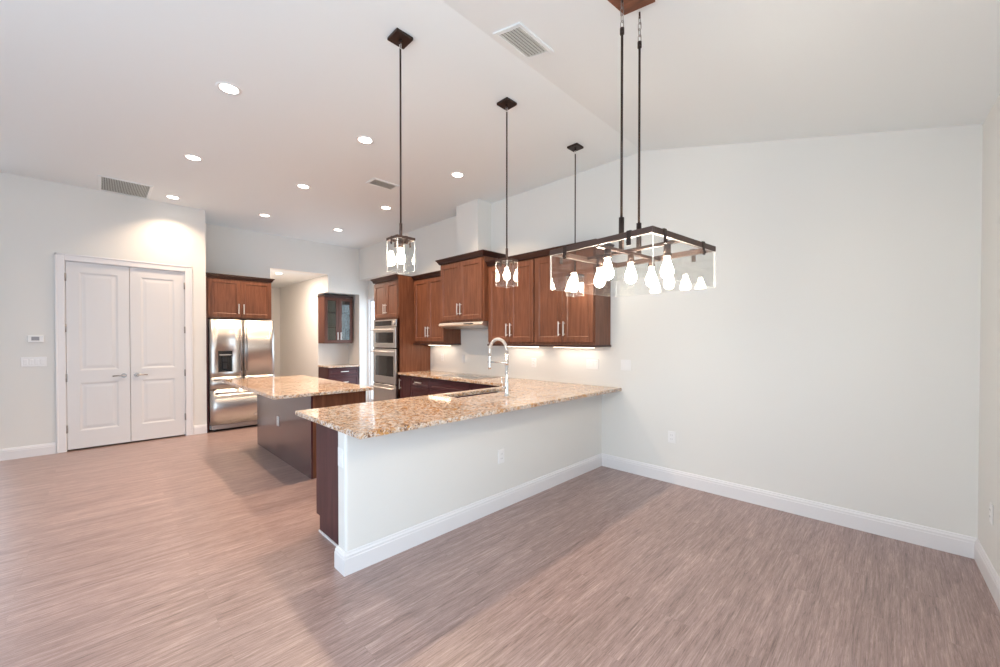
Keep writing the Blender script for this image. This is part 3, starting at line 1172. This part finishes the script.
for i in range(3):
    a = IX0 + 0.03 + i * 0.645
    bm = new_bm()
    # fronts on the kitchen side, facing +Y
    for q in (((a + 0.004, IY1 - 0.02, 0.715), (a + 0.626, IY1, 0.872)),):
        add_box(bm, *q, 0.002)
    d = obj('drawer', bm, 'base_flat', t)
    hb = new_bm()
    add_cyl(hb, (a + 0.23, IY1 + 0.032, 0.79), (a + 0.40, IY1 + 0.032, 0.79), 0.006, n=8)
    for xx in (a + 0.255, a + 0.375):
        add_cyl(hb, (xx, IY1, 0.79), (xx, IY1 + 0.032, 0.79), 0.0045, n=8)
    obj('handle', hb, 'nickel', d)
    for k in (0, 1):
        b0 = a + 0.004 + k * 0.313
        bm = new_bm()
        add_box(bm, (b0, IY1 - 0.02, 0.115), (b0 + 0.309, IY1, 0.709), 0.002)
        obj('door', bm, 'base', t)
bm = new_bm()
add_cells(bm, [-3.97, -1.76], [-2.925, -1.905], lambda i, j: True, 0.885, 0.917)
bmesh.ops.bevel(bm, geom=bm.edges[:], offset=0.004, segments=2, affect='EDGES')
tag(obj('countertop', bm, 'granite'), 'rectangular speckled granite worktop overhanging the kitchen island', 'countertop')

# ------------------------------------------------------------------ wall plates


def plate(name, label, loc, rz, w, hgt, rows, cat='outlet', group=None, kind='outlet'):
    """faces local -y; w,h size; rows = number of gangs"""
    t = thing(name, label, cat, loc, rz, group)
    obj('cover_plate', boxes(((-w / 2, -0.006, -hgt / 2), (w / 2, -0.0002, hgt / 2)), bev=0.002), 'plate', t)
    for i in range(rows):
        cx = (i - (rows - 1) / 2) * 0.046
        if kind == 'outlet':
            for s in (-1, 1):
                o = obj('socket', boxes(((cx - 0.017, -0.0085, s * 0.020 - 0.014), (cx + 0.017, -0.0061, s * 0.020 + 0.014)), bev=0.001), 'plate', t)
                obj('slots', boxes(((cx - 0.009, -0.0092, s * 0.020 - 0.004), (cx - 0.006, -0.0086, s * 0.020 + 0.007)),
                                   ((cx + 0.006, -0.0092, s * 0.020 - 0.004), (cx + 0.009, -0.0086, s * 0.020 + 0.007))), 'slot', o)
        else:
            obj('rocker', boxes(((cx - 0.016, -0.0095, -0.033), (cx + 0.016, -0.0061, 0.033)), bev=0.0015), 'plate', t)
    return t


FX = PI / 2      # faces +X
plate('wall_outlet', 'white outlet on the backsplash under the left wall cabinet', (-3.019, 0, 1.152), 0, 0.075, 0.118, 1)
plate('wall_switch', 'white switch plate on the bare backsplash under the range hood', (-2.47, 0, 1.147), 0, 0.075, 0.118, 1, cat='switch', kind='switch')
plate('wall_outlet', 'white outlet on the backsplash right of the faucet', (-1.015, 0, 1.143), 0, 0.075, 0.118, 1)
plate('wall_switch', 'wide white switch plate under the right end of the wall cabinets', (-0.123, 0, 1.166), 0, 0.165, 0.118, 3, cat='switch', kind='switch')
plate('wall_switch', 'white switch plate on the bare wall just past the cabinets', (0.299, 0, 1.172), 0, 0.12, 0.118, 2, cat='switch', kind='switch')
plate('wall_outlet', 'white low outlet on the dining wall right of the half wall', (0.80, 0, 0.465), 0, 0.075, 0.118, 1)
plate('wall_outlet', 'faint white outlet on the dining side of the half wall', (0.0, -1.655, 0.45), FX, 0.075, 0.118, 1)
plate('wall_switch', 'narrow white switch plate on the rounded end of the half wall', (-0.0575, HWY, 0.715), 0, 0.07, 0.118, 1, cat='switch', kind='switch')
plate('wall_outlet', 'white outlet on the right wall at the picture edge', (RW + RK * 0.40, -0.40, 0.43), -PI / 2, 0.075, 0.118, 1)
plate('wall_outlet', 'small white outlet on the dark seating side of the island', (-2.985, IY0, 0.45), 0, 0.075, 0.118, 1)
plate('wall_switch', 'wide white switch plate left of the double doors', (XP, -4.65, 1.176), FX, 0.21, 0.118, 4, cat='switch', kind='switch')
t = thing('thermostat', 'small pale thermostat above the switch plate left of the double doors', 'thermostat', (XP, -4.632, 1.462), FX)
obj('case', boxes(((-0.068, -0.026, -0.042), (0.068, -0.0002, 0.042)), bev=0.005), 'plate', t)
obj('screen', boxes(((-0.035, -0.0272, -0.020), (0.030, -0.0261, 0.026)), bev=0.0005), 'slot', t)

# ------------------------------------------------------------------ refrigerator (faces +X): local x = +Y, local -y = +X
FY0, FY1 = -2.872, -1.962
FXF = -5.150
t = thing('refrigerator', 'stainless steel french-door refrigerator with dark water dispenser and bottom drawers', 'refrigerator', (FXF, FY0, 0), FX)
fw = FY1 - FY0
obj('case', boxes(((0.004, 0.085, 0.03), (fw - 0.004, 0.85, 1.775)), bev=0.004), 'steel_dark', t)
obj('gasket', boxes(((0.012, 0.065, 0.10), (fw - 0.012, 0.0845, 1.77))), 'gasket', t)


def fr_door(x0, x1, z0, z1, y0=0.0, hole=None, bulge=0.004):
    bm = new_bm()
    n = 10
    xs_ = [x0 + (x1 - x0) * i / n for i in range(n + 1)]
    if hole:
        xs_ = sorted(set([x for x in xs_ if not (hole[0] - 0.02 < x < hole[1] + 0.02)] + [hole[0], hole[1]]))

    def yy(x):
        u = (x - x0) / (x1 - x0) * 2 - 1
        e = max(0.0, abs(u) - 0.93) / 0.07
        return y0 - bulge * (1 - u * u) + 0.012 * e * e
    zs = [z0, z1] if not hole else [z0, hole[2], hole[3], z1]
    V = [[bm.verts.new((x, yy(x), z)) for z in zs] for x in xs_]
    B = [[bm.verts.new((x, 0.064, z)) for z in zs] for x in xs_]
    for i in range(len(xs_) - 1):
        for j in range(len(zs) - 1):
            if hole and j == 1 and xs_[i] >= hole[0] - 1e-6 and xs_[i + 1] <= hole[1] + 1e-6:
                bm.faces.new((V[i][1], B[i][1], B[i + 1][1], V[i + 1][1]))
                bm.faces.new((V[i][2], V[i + 1][2], B[i + 1][2], B[i][2]))
                continue
            f = bm.faces.new((V[i][j], V[i + 1][j], V[i + 1][j + 1], V[i][j + 1]))
            f.smooth = True
            bm.faces.new((B[i][j], B[i][j + 1], B[i + 1][j + 1], B[i + 1][j]))
    for i in range(len(xs_) - 1):
        bm.faces.new((V[i][0], B[i][0], B[i + 1][0], V[i + 1][0]))
        bm.faces.new((V[i][-1], V[i + 1][-1], B[i + 1][-1], B[i][-1]))
    for j in range(len(zs) - 1):
        bm.faces.new((V[0][j], V[0][j + 1], B[0][j + 1], B[0][j]))
        bm.faces.new((V[-1][j], B[-1][j], B[-1][j + 1], V[-1][j + 1]))
    if hole:
        i0 = min(range(len(xs_)), key=lambda k: abs(xs_[k] - hole[0]))
        i1 = min(range(len(xs_)), key=lambda k: abs(xs_[k] - hole[1]))
        bm.faces.new((V[i0][1], V[i0][2], B[i0][2], B[i0][1]))
        bm.faces.new((V[i1][1], B[i1][1], B[i1][2], V[i1][2]))
    return bm


mid = fw / 2
hole = (0.110, 0.300, 0.945, 1.275)
dl = obj('door', fr_door(0.003, mid - 0.002, 0.868, 1.772, hole=hole), 'steel', t)
dr = obj('door', fr_door(mid + 0.002, fw - 0.003, 0.868, 1.772), 'steel', t)


def fr_handle(parent, a, b, out=0.052):
    bm = new_bm()
    a, b = Vector(a), Vector(b)
    o = Vector((0, -out, 0))
    add_cyl(bm, a + o, b + o, 0.0125, n=14)
    d = (b - a).normalized()
    for p in (a + d * 0.035, b - d * 0.035):
        add_cyl(bm, p + Vector((0, 0.01, 0)), p + o, 0.010, n=10)
    obj('handle', bm, 'door_nickel', parent)


fr_handle(dl, (mid - 0.038, 0, 0.95), (mid - 0.038, 0, 1.66))
fr_handle(dr, (mid + 0.038, 0, 0.95), (mid + 0.038, 0, 1.66))
ds = obj('dispenser', boxes(((0.111, 0.045, 0.946), (0.299, 0.064, 1.274)), ((0.111, -0.008, 1.185), (0.299, 0.044, 1.274)),
                            ((0.111, -0.010, 0.946), (0.299, 0.044, 0.958))), 'black', dl)
obj('dispenser_panel', boxes(((0.125, -0.0095, 1.205), (0.288, -0.0081, 1.222))), 'steel_dark', dl)
bm = new_bm()
add_box(bm, (0.175, 0.012, 1.10), (0.235, 0.044, 1.184), 0.004)
add_box(bm, (0.175, 0.025, 0.985), (0.235, 0.044, 1.09), 0.006)
obj('dispenser_paddle', bm, 'gasket', dl)
for a, b in ((0.003, mid - 0.002), (mid + 0.002, fw - 0.003)):
    d = obj('drawer', fr_door(a, b, 0.672, 0.860, bulge=0.003), 'steel_h', t)
    fr_handle(d, (a + 0.04, 0, 0.825), (b - 0.04, 0, 0.825))
d = obj('freezer_drawer', fr_door(0.003, fw - 0.003, 0.115, 0.664, bulge=0.004), 'steel_h', t)
fr_handle(d, (0.06, 0, 0.610), (fw - 0.06, 0, 0.610))
obj('name_plate', boxes(((0.60, -0.016, 0.205), (0.735, -0.0085, 0.238)), bev=0.002), 'nickel', d, label='small pale badge plate')
bm = new_bm()
add_box(bm, (0.02, 0.02, 0.035), (fw - 0.02, 0.084, 0.108), 0.003)
for x in (0.08, fw - 0.08):
    add_cyl(bm, (x, 0.12, 0.0), (x, 0.12, 0.04), 0.02, n=12)
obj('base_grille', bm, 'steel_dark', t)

# dark gable panel left of the refrigerator, cabinet above it
t = thing('fridge_panel', 'narrow dark panel squeezed between the pantry wall and refrigerator', 'cabinet panel', (0, 0, 0))
obj('panel', boxes(((XF + 0.001, -2.903, 0.0), (-5.205, -2.882, 1.797))), 'base', t)

cx0, cx1 = -2.903, -1.945
w = cx1 - cx0
CF = -5.345
dep = CF - XF
t = thing('wall_cabinet', 'deep two-door cabinet directly above the steel refrigerator', 'cabinet', (XF, cx0, 1.80), FX)
obj('cabinet_box', boxes(((0.001, -dep + 0.02, 0.0), (w - 0.001, -0.001, 0.652)), bev=0.001), 'cherry', t)
for i, (a, b) in enumerate(((0.05, w / 2 + 0.015), (w / 2 + 0.019, w - 0.012))):
    bm = new_bm()
    shaker(bm, a, b, 0.02, 0.64, -dep + 0.02)
    d = obj('door', bm, 'cherry', t)
    bar_handle(d, (w / 2 + 0.017 + (-0.036 if i == 0 else 0.036), -dep, 0.16), 0.165)
bm = new_bm()
crown(bm, 0.0, w, -dep, -0.001, 0.652, False, True, h=0.06, p=0.04)
obj('crown_moulding', bm, 'crown', t)

# ------------------------------------------------------------------ cabinet nook
ny0, ny1 = -0.682, -0.060
w = ny1 - ny0
dep = 0.345
t = thing('wall_cabinet', 'small glass-fronted wall cabinet hanging in the nook past the hall', 'cabinet', (NX, ny0, 1.372), FX)
hgt = 1.0
bm = new_bm()
add_box(bm, (0, -dep + 0.021, 0), (0.018, -0.001, hgt))
add_box(bm, (w - 0.018, -dep + 0.021, 0), (w, -0.001, hgt))
add_box(bm, (0.018, -dep + 0.021, 0), (w - 0.018, -0.001, 0.018))
add_box(bm, (0.018, -dep + 0.021, hgt - 0.018), (w - 0.018, -0.001, hgt))
obj('cabinet_box', bm, 'nook', t)
obj('back_panel', boxes(((0.018, -0.012, 0.018), (w - 0.018, -0.002, hgt - 0.018))), 'cabinet_inside', t)
for z in (0.34, 0.67):
    obj('shelf', boxes(((0.019, -dep + 0.05, z), (w - 0.019, -0.013, z + 0.012))), 'nook', t)
for i, (a, b) in enumerate(((0.004, w / 2 - 0.002), (w / 2 + 0.002, w - 0.004))):
    bm = new_bm()
    st = 0.062
    z0, z1 = 0.012, hgt - 0.012
    add_box(bm, (a, -dep, z0), (a + st, -dep + 0.02, z1), 0.0015)
    add_box(bm, (b - st, -dep, z0), (b, -dep + 0.02, z1), 0.0015)
    add_box(bm, (a + st, -dep, z0), (b - st, -dep + 0.02, z0 + st), 0.0015)
    add_box(bm, (a + st, -dep, z1 - st), (b - st, -dep + 0.02, z1), 0.0015)
    d = obj('door', bm, 'nook', t)
    obj('pane', boxes(((a + st - 0.004, -dep + 0.009, z0 + st - 0.004), (b - st + 0.004, -dep + 0.013, z1 - st + 0.004))), 'pane', d)
    bar_handle(d, (w / 2 + (-0.034 if i == 0 else 0.034), -dep, 0.16), 0.165)
bm = new_bm()
crown(bm, 0, w, -dep, -0.001, hgt, True, False, p=0.02, h=0.045)
obj('crown_moulding', bm, 'crown', t)
base_cabinet('small dark drawer cabinet below the glass-fronted cabinet in the nook', (NX, ny0 - 0.002, 0), 0.66, FX, drawers(0.66, -0.026), depth=0.56, height=0.860)
bm = new_bm()
add_box(bm, (NX + 0.001, -0.70, 0.861), (-6.0, -0.002, 0.893), 0.003)
tag(obj('countertop', bm, 'granite'), 'short granite worktop on the drawer cabinet in the nook', 'countertop')

# ------------------------------------------------------------------ ceiling fittings


def downlight():
    t = thing('downlight', '', 'ceiling light', (0, 0, ZC), group='recessed kitchen downlights')
    bm = new_bm()
    pr = [(0.088, 0.0), (0.086, -0.004), (0.066, -0.006), (0.061, -0.001)]
    n = 28
    rings = [[bm.verts.new((r * math.cos(2 * PI * k / n), r * math.sin(2 * PI * k / n), z)) for k in range(n)] for r, z in pr]
    for a, b in zip(rings, rings[1:]):
        for k in range(n):
            f = bm.faces.new((a[k], a[(k + 1) % n], b[(k + 1) % n], b[k]))
            f.smooth = True
    obj('trim_ring', bm, 'plate', t)
    bm = new_bm()
    add_cyl(bm, (0, 0, -0.001), (0, 0, -0.003), 0.063, n=28)
    obj('lens', bm, 'lens', t)
    return t


d0 = downlight()
cols = ((-1.39, 'nearest the viewer'), (-3.10, 'in the middle'), (-4.82, 'farthest away'))
rows = ((-3.335, 'of the left row of three'), (-2.185, 'of the central row of three'), (-0.998, 'of the right row beside the cabinet wall'))
first = True
for ry, rn in rows:
    for cxx, cn in cols:
        lab = 'recessed round ceiling downlight %s %s' % (cn, rn)
        if first:
            d0.location = (cxx, ry, ZC)
            d0['label'] = lab
            first = False
        else:
            dup(d0, (cxx, ry, ZC), lab)
        area_light('downlight_lamp', (cxx, ry, ZC - 0.008), (0, 0, 0), 0.14, 0.14, DOWN_W * (0.85 if ry < -3 else 1.4), DOWN_C, shape='DISK', spread=math.radians(118))
dup(d0, (-6.62, -1.46, HZ), 'round recessed downlight in the hall ceiling beyond the refrigerator')
area_light('hall_lamp', (-6.62, -1.46, HZ - 0.008), (0, 0, 0), 0.14, 0.14, DOWN_W * 2.6, (1.0, 0.76, 0.60), shape='DISK')


def grille(name, label, loc, sx, sy, nslat, along, rot=(0, 0, 0), frame=0.03, tilt=0.6, m='vent', back='vent_dark', slat=0.014, cat='vent'):
    """ceiling grille hanging face down at loc; slats run along 'x' or 'y'"""
    t = thing(name, label, cat, loc)
    t.rotation_euler = rot
    hx, hy = sx / 2, sy / 2
    f = frame
    bm = new_bm()
    for a, b in (((-hx - f, -hy - f, -0.010), (-hx, hy + f, 0)), ((hx, -hy - f, -0.010), (hx + f, hy + f, 0)),
                 ((-hx, -hy - f, -0.010), (hx, -hy, 0)), ((-hx, hy, -0.010), (hx, hy + f, 0))):
        add_box(bm, a, b, 0.002)
    obj('frame', bm, 'ceiling', t)
    obj('duct', boxes(((-hx, -hy, -0.0015), (hx, hy, -0.0005))), back, t)
    for k in range(nslat):
        bm = new_bm()
        p = ((k + 0.5) / nslat * 2 - 1)
        c, s = math.cos(tilt) * slat / 2, math.sin(tilt) * slat / 2
        if along == 'x':
            y = p * hy
            q = [(y - c, -0.009 + s * 0.5), (y + c, -0.009 - s * 0.5)]
            add_prism(bm, [(-hx, q[0][0], q[0][1]), (-hx, q[1][0], q[1][1]), (-hx, q[1][0], q[1][1] + 0.0012), (-hx, q[0][0], q[0][1] + 0.0012)], (2 * hx, 0, 0))
        else:
            x = p * hx
            q = [(x - c, -0.009 + s * 0.5), (x + c, -0.009 - s * 0.5)]
            add_prism(bm, [(q[0][0], -hy, q[0][1]), (q[1][0], -hy, q[1][1]), (q[1][0], -hy, q[1][1] + 0.0012), (q[0][0], -hy, q[0][1] + 0.0012)], (0, 2 * hy, 0))
        obj('slat', bm, m, t)
    return t


grille('return_grille', 'large slatted return air grille in the ceiling by the double doors', (-4.815, -3.82, ZC), 0.60, 0.45, 30, 'x', tilt=0.9, slat=0.013)
grille('supply_vent', 'small white supply vent in the flat ceiling behind the nearest pendant rod', (-2.30, -1.49, ZC), 0.17, 0.30, 6, 'y', slat=0.036, tilt=0.45)
gx = 0.648
grille('supply_vent', 'grey-green slatted supply vent in the sloping ceiling near the chandelier', (gx, -2.095, zslope(gx)), 0.185, 0.285, 7, 'y',
       rot=(0, math.atan(SL), 0), frame=0.03, slat=0.034, tilt=0.42)

# ------------------------------------------------------------------ pendants


def bulb_mesh(z_top, L=0.105, r=0.030):
    bm = new_bm()
    k = L / 0.105
    pr = [(0.012, 0.0), (0.0135, -0.014 * k), (0.017, -0.028 * k), (0.023, -0.043 * k), (r * 0.94, -0.058 * k), (r, -0.071 * k), (r * 0.96, -0.081 * k), (r * 0.84, -0.090 * k),
          (r * 0.64, -0.0975 * k), (r * 0.38, -0.1025 * k), (0.002, -L)]
    add_lathe(bm, [(a, b) for a, b in pr[::-1]], (0, 0, z_top), n=18)
    return bm


def chain_link(bm, c, L, w, r, plane):
    pts = []
    for k in range(16):
        a = 2 * PI * k / 16
        u, v = w / 2 * math.cos(a), (L / 2 - w / 2) * (1 if math.sin(a) > 0 else -1) + w / 2 * math.sin(a)
        pts.append((c[0] + (u if plane == 'x' else 0), c[1] + (u if plane == 'y' else 0), c[2] + v))
    add_tube(bm, pts, r, n=6, closed=True)


def pendant():
    t = thing('pendant_light', '', 'pendant light', (0, 0, 0), group='glass pendants over the peninsula')
    zt = 2.128
    bm = new_bm()
    add_box(bm, (-0.0625, -0.0625, ZC - 0.022), (0.0625, 0.0625, ZC - 0.0005), 0.006, 2)
    add_cyl(bm, (0, 0, ZC - 0.045), (0, 0, ZC - 0.022), 0.010, n=12)
    obj('canopy', bm, 'bronze', t)
    bm = new_bm()
    chain_link(bm, (0, 0, ZC - 0.062), 0.040, 0.018, 0.0022, 'x')
    obj('loop', bm, 'nickel', t)
    bm = new_bm()
    add_cyl(bm, (0, 0, 2.225), (0, 0, ZC - 0.078), 0.0062, n=12)
    obj('rod', bm, 'bronze', t)
    bm = new_bm()
    add_cyl(bm, (0, 0, zt), (0, 0, 2.225), 0.0105, n=14)
    obj('sleeve', bm, 'bronze_light', t)
    bm = new_bm()
    s = 0.069
    b = 0.011
    for a, c in (((-s, -s, zt - 0.018), (s, -s + b, zt)), ((-s, s - b, zt - 0.018), (s, s, zt)), ((-s, -s + b, zt - 0.018), (-s + b, s - b, zt)), ((s - b, -s + b, zt - 0.018), (s, s - b, zt))):
        add_box(bm, a, c, 0.001)
    add_box(bm, (-s + b, -0.006, zt - 0.014), (s - b, 0.006, zt - 0.003))
    add_box(bm, (-0.006, -s + b, zt - 0.014), (0.006, s - b, zt - 0.003))
    fr = obj('frame', bm, 'bronze_light', t)
    for dx, dy in ((1, 0), (-1, 0), (0, 1), (0, -1)):
        bm = new_bm()
        if dx:
            add_box(bm, (dx * s, -0.008, zt - 0.052), (dx * (s + 0.003), 0.008, zt + 0.001))
            add_cyl(bm, (dx * (s + 0.003), 0, zt - 0.042), (dx * (s + 0.008), 0, zt - 0.042), 0.006, n=10)
        else:
            add_box(bm, (-0.008, dy * s, zt - 0.052), (0.008, dy * (s + 0.003), zt + 0.001))
            add_cyl(bm, (0, dy * (s + 0.003), zt - 0.042), (0, dy * (s + 0.008), zt - 0.042), 0.006, n=10)
        obj('clip', bm, 'bronze_light', fr)
    bm = new_bm()
    g = 0.066
    th = 0.005
    z0, z1 = 1.905, zt - 0.0185
    add_cells(bm, [-g, -g + th, g - th, g], [-g, -g + th, g - th, g], lambda i, j: not (i == 1 and j == 1), z0, z1)
    edge_faces(obj('glass_shade', bm, 'glass', t), 0.007)
    bm = new_bm()
    add_cyl(bm, (0, 0, 2.062), (0, 0, zt - 0.0145), 0.017, n=16)
    obj('socket', bm, 'bronze_light', t)
    obj('bulb', bulb_mesh(2.0615), 'bulb', t)
    return t


p0 = pendant()
for i, (px, pyy, lab) in enumerate(((0.055, -2.660, 'square glass pendant light nearest the viewer, over the peninsula end'),
                                    (0.052, -1.637, 'middle of the three square glass pendants, hanging above the faucet'),
                                    (0.030, -0.588, 'square glass pendant closest to the cabinet wall, seen through the chandelier'))):
    if i == 0:
        p0.location = (px, pyy, 0)
        p0['label'] = lab
    else:
        dup(p0, (px, pyy, 0), lab)

# ------------------------------------------------------------------ chandelier over the dining floor
CZ = 1.930
ccx, ccy = 1.408, -2.11
t = thing('chandelier', 'large square glass chandelier with five lit bulbs hanging on two rods', 'chandelier', (ccx, ccy, 0), math.radians(-6.5))
s = 0.300
b = 0.020
fh = 0.027
bm = new_bm()
for a, c in (((-s, -s, CZ - fh), (s, -s + b, CZ)), ((-s, s - b, CZ - fh), (s, s, CZ)), ((-s, -s + b, CZ - fh), (-s + b, s - b, CZ)), ((s - b, -s + b, CZ - fh), (s, s - b, CZ))):
    add_box(bm, a, c, 0.0015)
fr = obj('frame', bm, 'bronze_light', t)
obj('crossbar', boxes(((-s + b, -0.009, CZ - 0.018), (s - b, 0.009, CZ - 0.002)), bev=0.001), 'bronze_light', fr)
obj('crossbar', boxes(((-0.009, -s + b, CZ - 0.034), (0.009, s - b, CZ - 0.0185)), bev=0.001), 'bronze_light', fr)
for sx_, sy_ in ((0, -1), (0, 1), (1, 0), (-1, 0)):
    for q in ((-0.19, 0.185) if sy_ else (-0.205, 0.16)):
        bm = new_bm()
        if sy_:
            add_box(bm, (q - 0.011, sy_ * s, CZ - 0.062), (q + 0.011, sy_ * (s + 0.004), CZ + 0.003), 0.001)
            add_box(bm, (q - 0.011, sy_ * (s - b), CZ + 0.0005), (q + 0.011, sy_ * s, CZ + 0.003))
            add_cyl(bm, (q, sy_ * (s + 0.004), CZ - 0.050), (q, sy_ * (s + 0.010), CZ - 0.050), 0.008, n=10)
        else:
            add_box(bm, (sx_ * s, q - 0.011, CZ - 0.062), (sx_ * (s + 0.004), q + 0.011, CZ + 0.003), 0.001)
            add_box(bm, (sx_ * (s - b), q - 0.011, CZ + 0.0005), (sx_ * s, q + 0.011, CZ + 0.003))
            add_cyl(bm, (sx_ * (s + 0.004), q, CZ - 0.050), (sx_ * (s + 0.010), q, CZ - 0.050), 0.008, n=10)
        obj('clip', bm, 'bronze', fr)
g = s - 0.002
th = 0.006
gz0, gz1 = 1.720, CZ - fh - 0.0005
for a, c in (((-g, -g, gz0), (g, -g + th, gz1)), ((-g, g - th, gz0), (g, g, gz1)), ((-g, -g + th + 0.0005, gz0), (-g + th, g - th - 0.0005, gz1)), ((g - th, -g + th + 0.0005, gz0), (g, g - th - 0.0005, gz1))):
    edge_faces(obj('glass_panel', boxes((a, c)), 'glass', t), 0.008)
BR = 0.20
for bx, by in ((0, 0), (BR, 0), (-BR, 0), (0, BR), (0, -BR)):
    zb = CZ - 0.034 if by or not bx else CZ - 0.018
    zs = 1.858
    bm = new_bm()
    add_cyl(bm, (bx, by, zs), (bx, by, zb), 0.0165, n=14)
    add_cyl(bm, (bx, by, zs - 0.004), (bx, by, zs + 0.012), 0.019, n=14)
    so = obj('socket', bm, 'bronze_light', t)
    bb = bulb_mesh(0, L=0.108, r=0.030)
    bmesh.ops.translate(bb, verts=bb.verts[:], vec=(bx, by, zs - 0.0045))
    obj('bulb', bb, 'bulb', so)
zc = zslope(ccx)
for k, dy in enumerate((-0.085, 0.074)):
    ztop = (3.035, 3.04)[k]
    bm = new_bm()
    add_cyl(bm, (0, dy, CZ - 0.018), (0, dy, CZ + 0.145), 0.0135, n=14)
    obj('sleeve', bm, 'bronze', t)
    bm = new_bm()
    add_cyl(bm, (0, dy, CZ + 0.145), (0, dy, ztop), 0.0062, n=12)
    add_cyl(bm, (0, dy, ztop - 0.03), (0, dy, ztop), 0.011, n=12)
    obj('rod', bm, 'bronze', t)
    # chain up to the canopy
    zz = ztop
    i = 0
    topz = zc - 0.045
    nl = max(2, round((topz - ztop) / 0.034))
    step = (topz - ztop) / nl
    for i in range(nl):
        bm = new_bm()
        chain_link(bm, (0, dy, ztop + step * (i + 0.5)), step + 0.008, 0.017, 0.0019, 'x' if i % 2 == 0 else 'y')
        obj('chain_link', bm, 'door_nickel', t)
bm = new_bm()
cs = 0.090
CO = 0.016
hh = 0.022
add_prism(bm, [(-cs + CO, -cs - 0.045, zc + SL * (cs - CO) - hh), (cs + CO, -cs - 0.045, zc - SL * (cs + CO) - hh), (cs + CO, -cs - 0.045, zc - SL * (cs + CO) - 0.0015), (-cs + CO, -cs - 0.045, zc + SL * (cs - CO) - 0.0015)], (0, 2 * cs, 0))
obj('canopy', bm, 'canopy_wood', t, label='square reddish wood canopy')
bm = new_bm()
for dy in (-0.085, 0.074):
    add_cyl(bm, (0, dy, zc - 0.050), (0, dy, zc - hh + 0.003), 0.005, n=10)
obj('canopy_hook', bm, 'bronze', t)
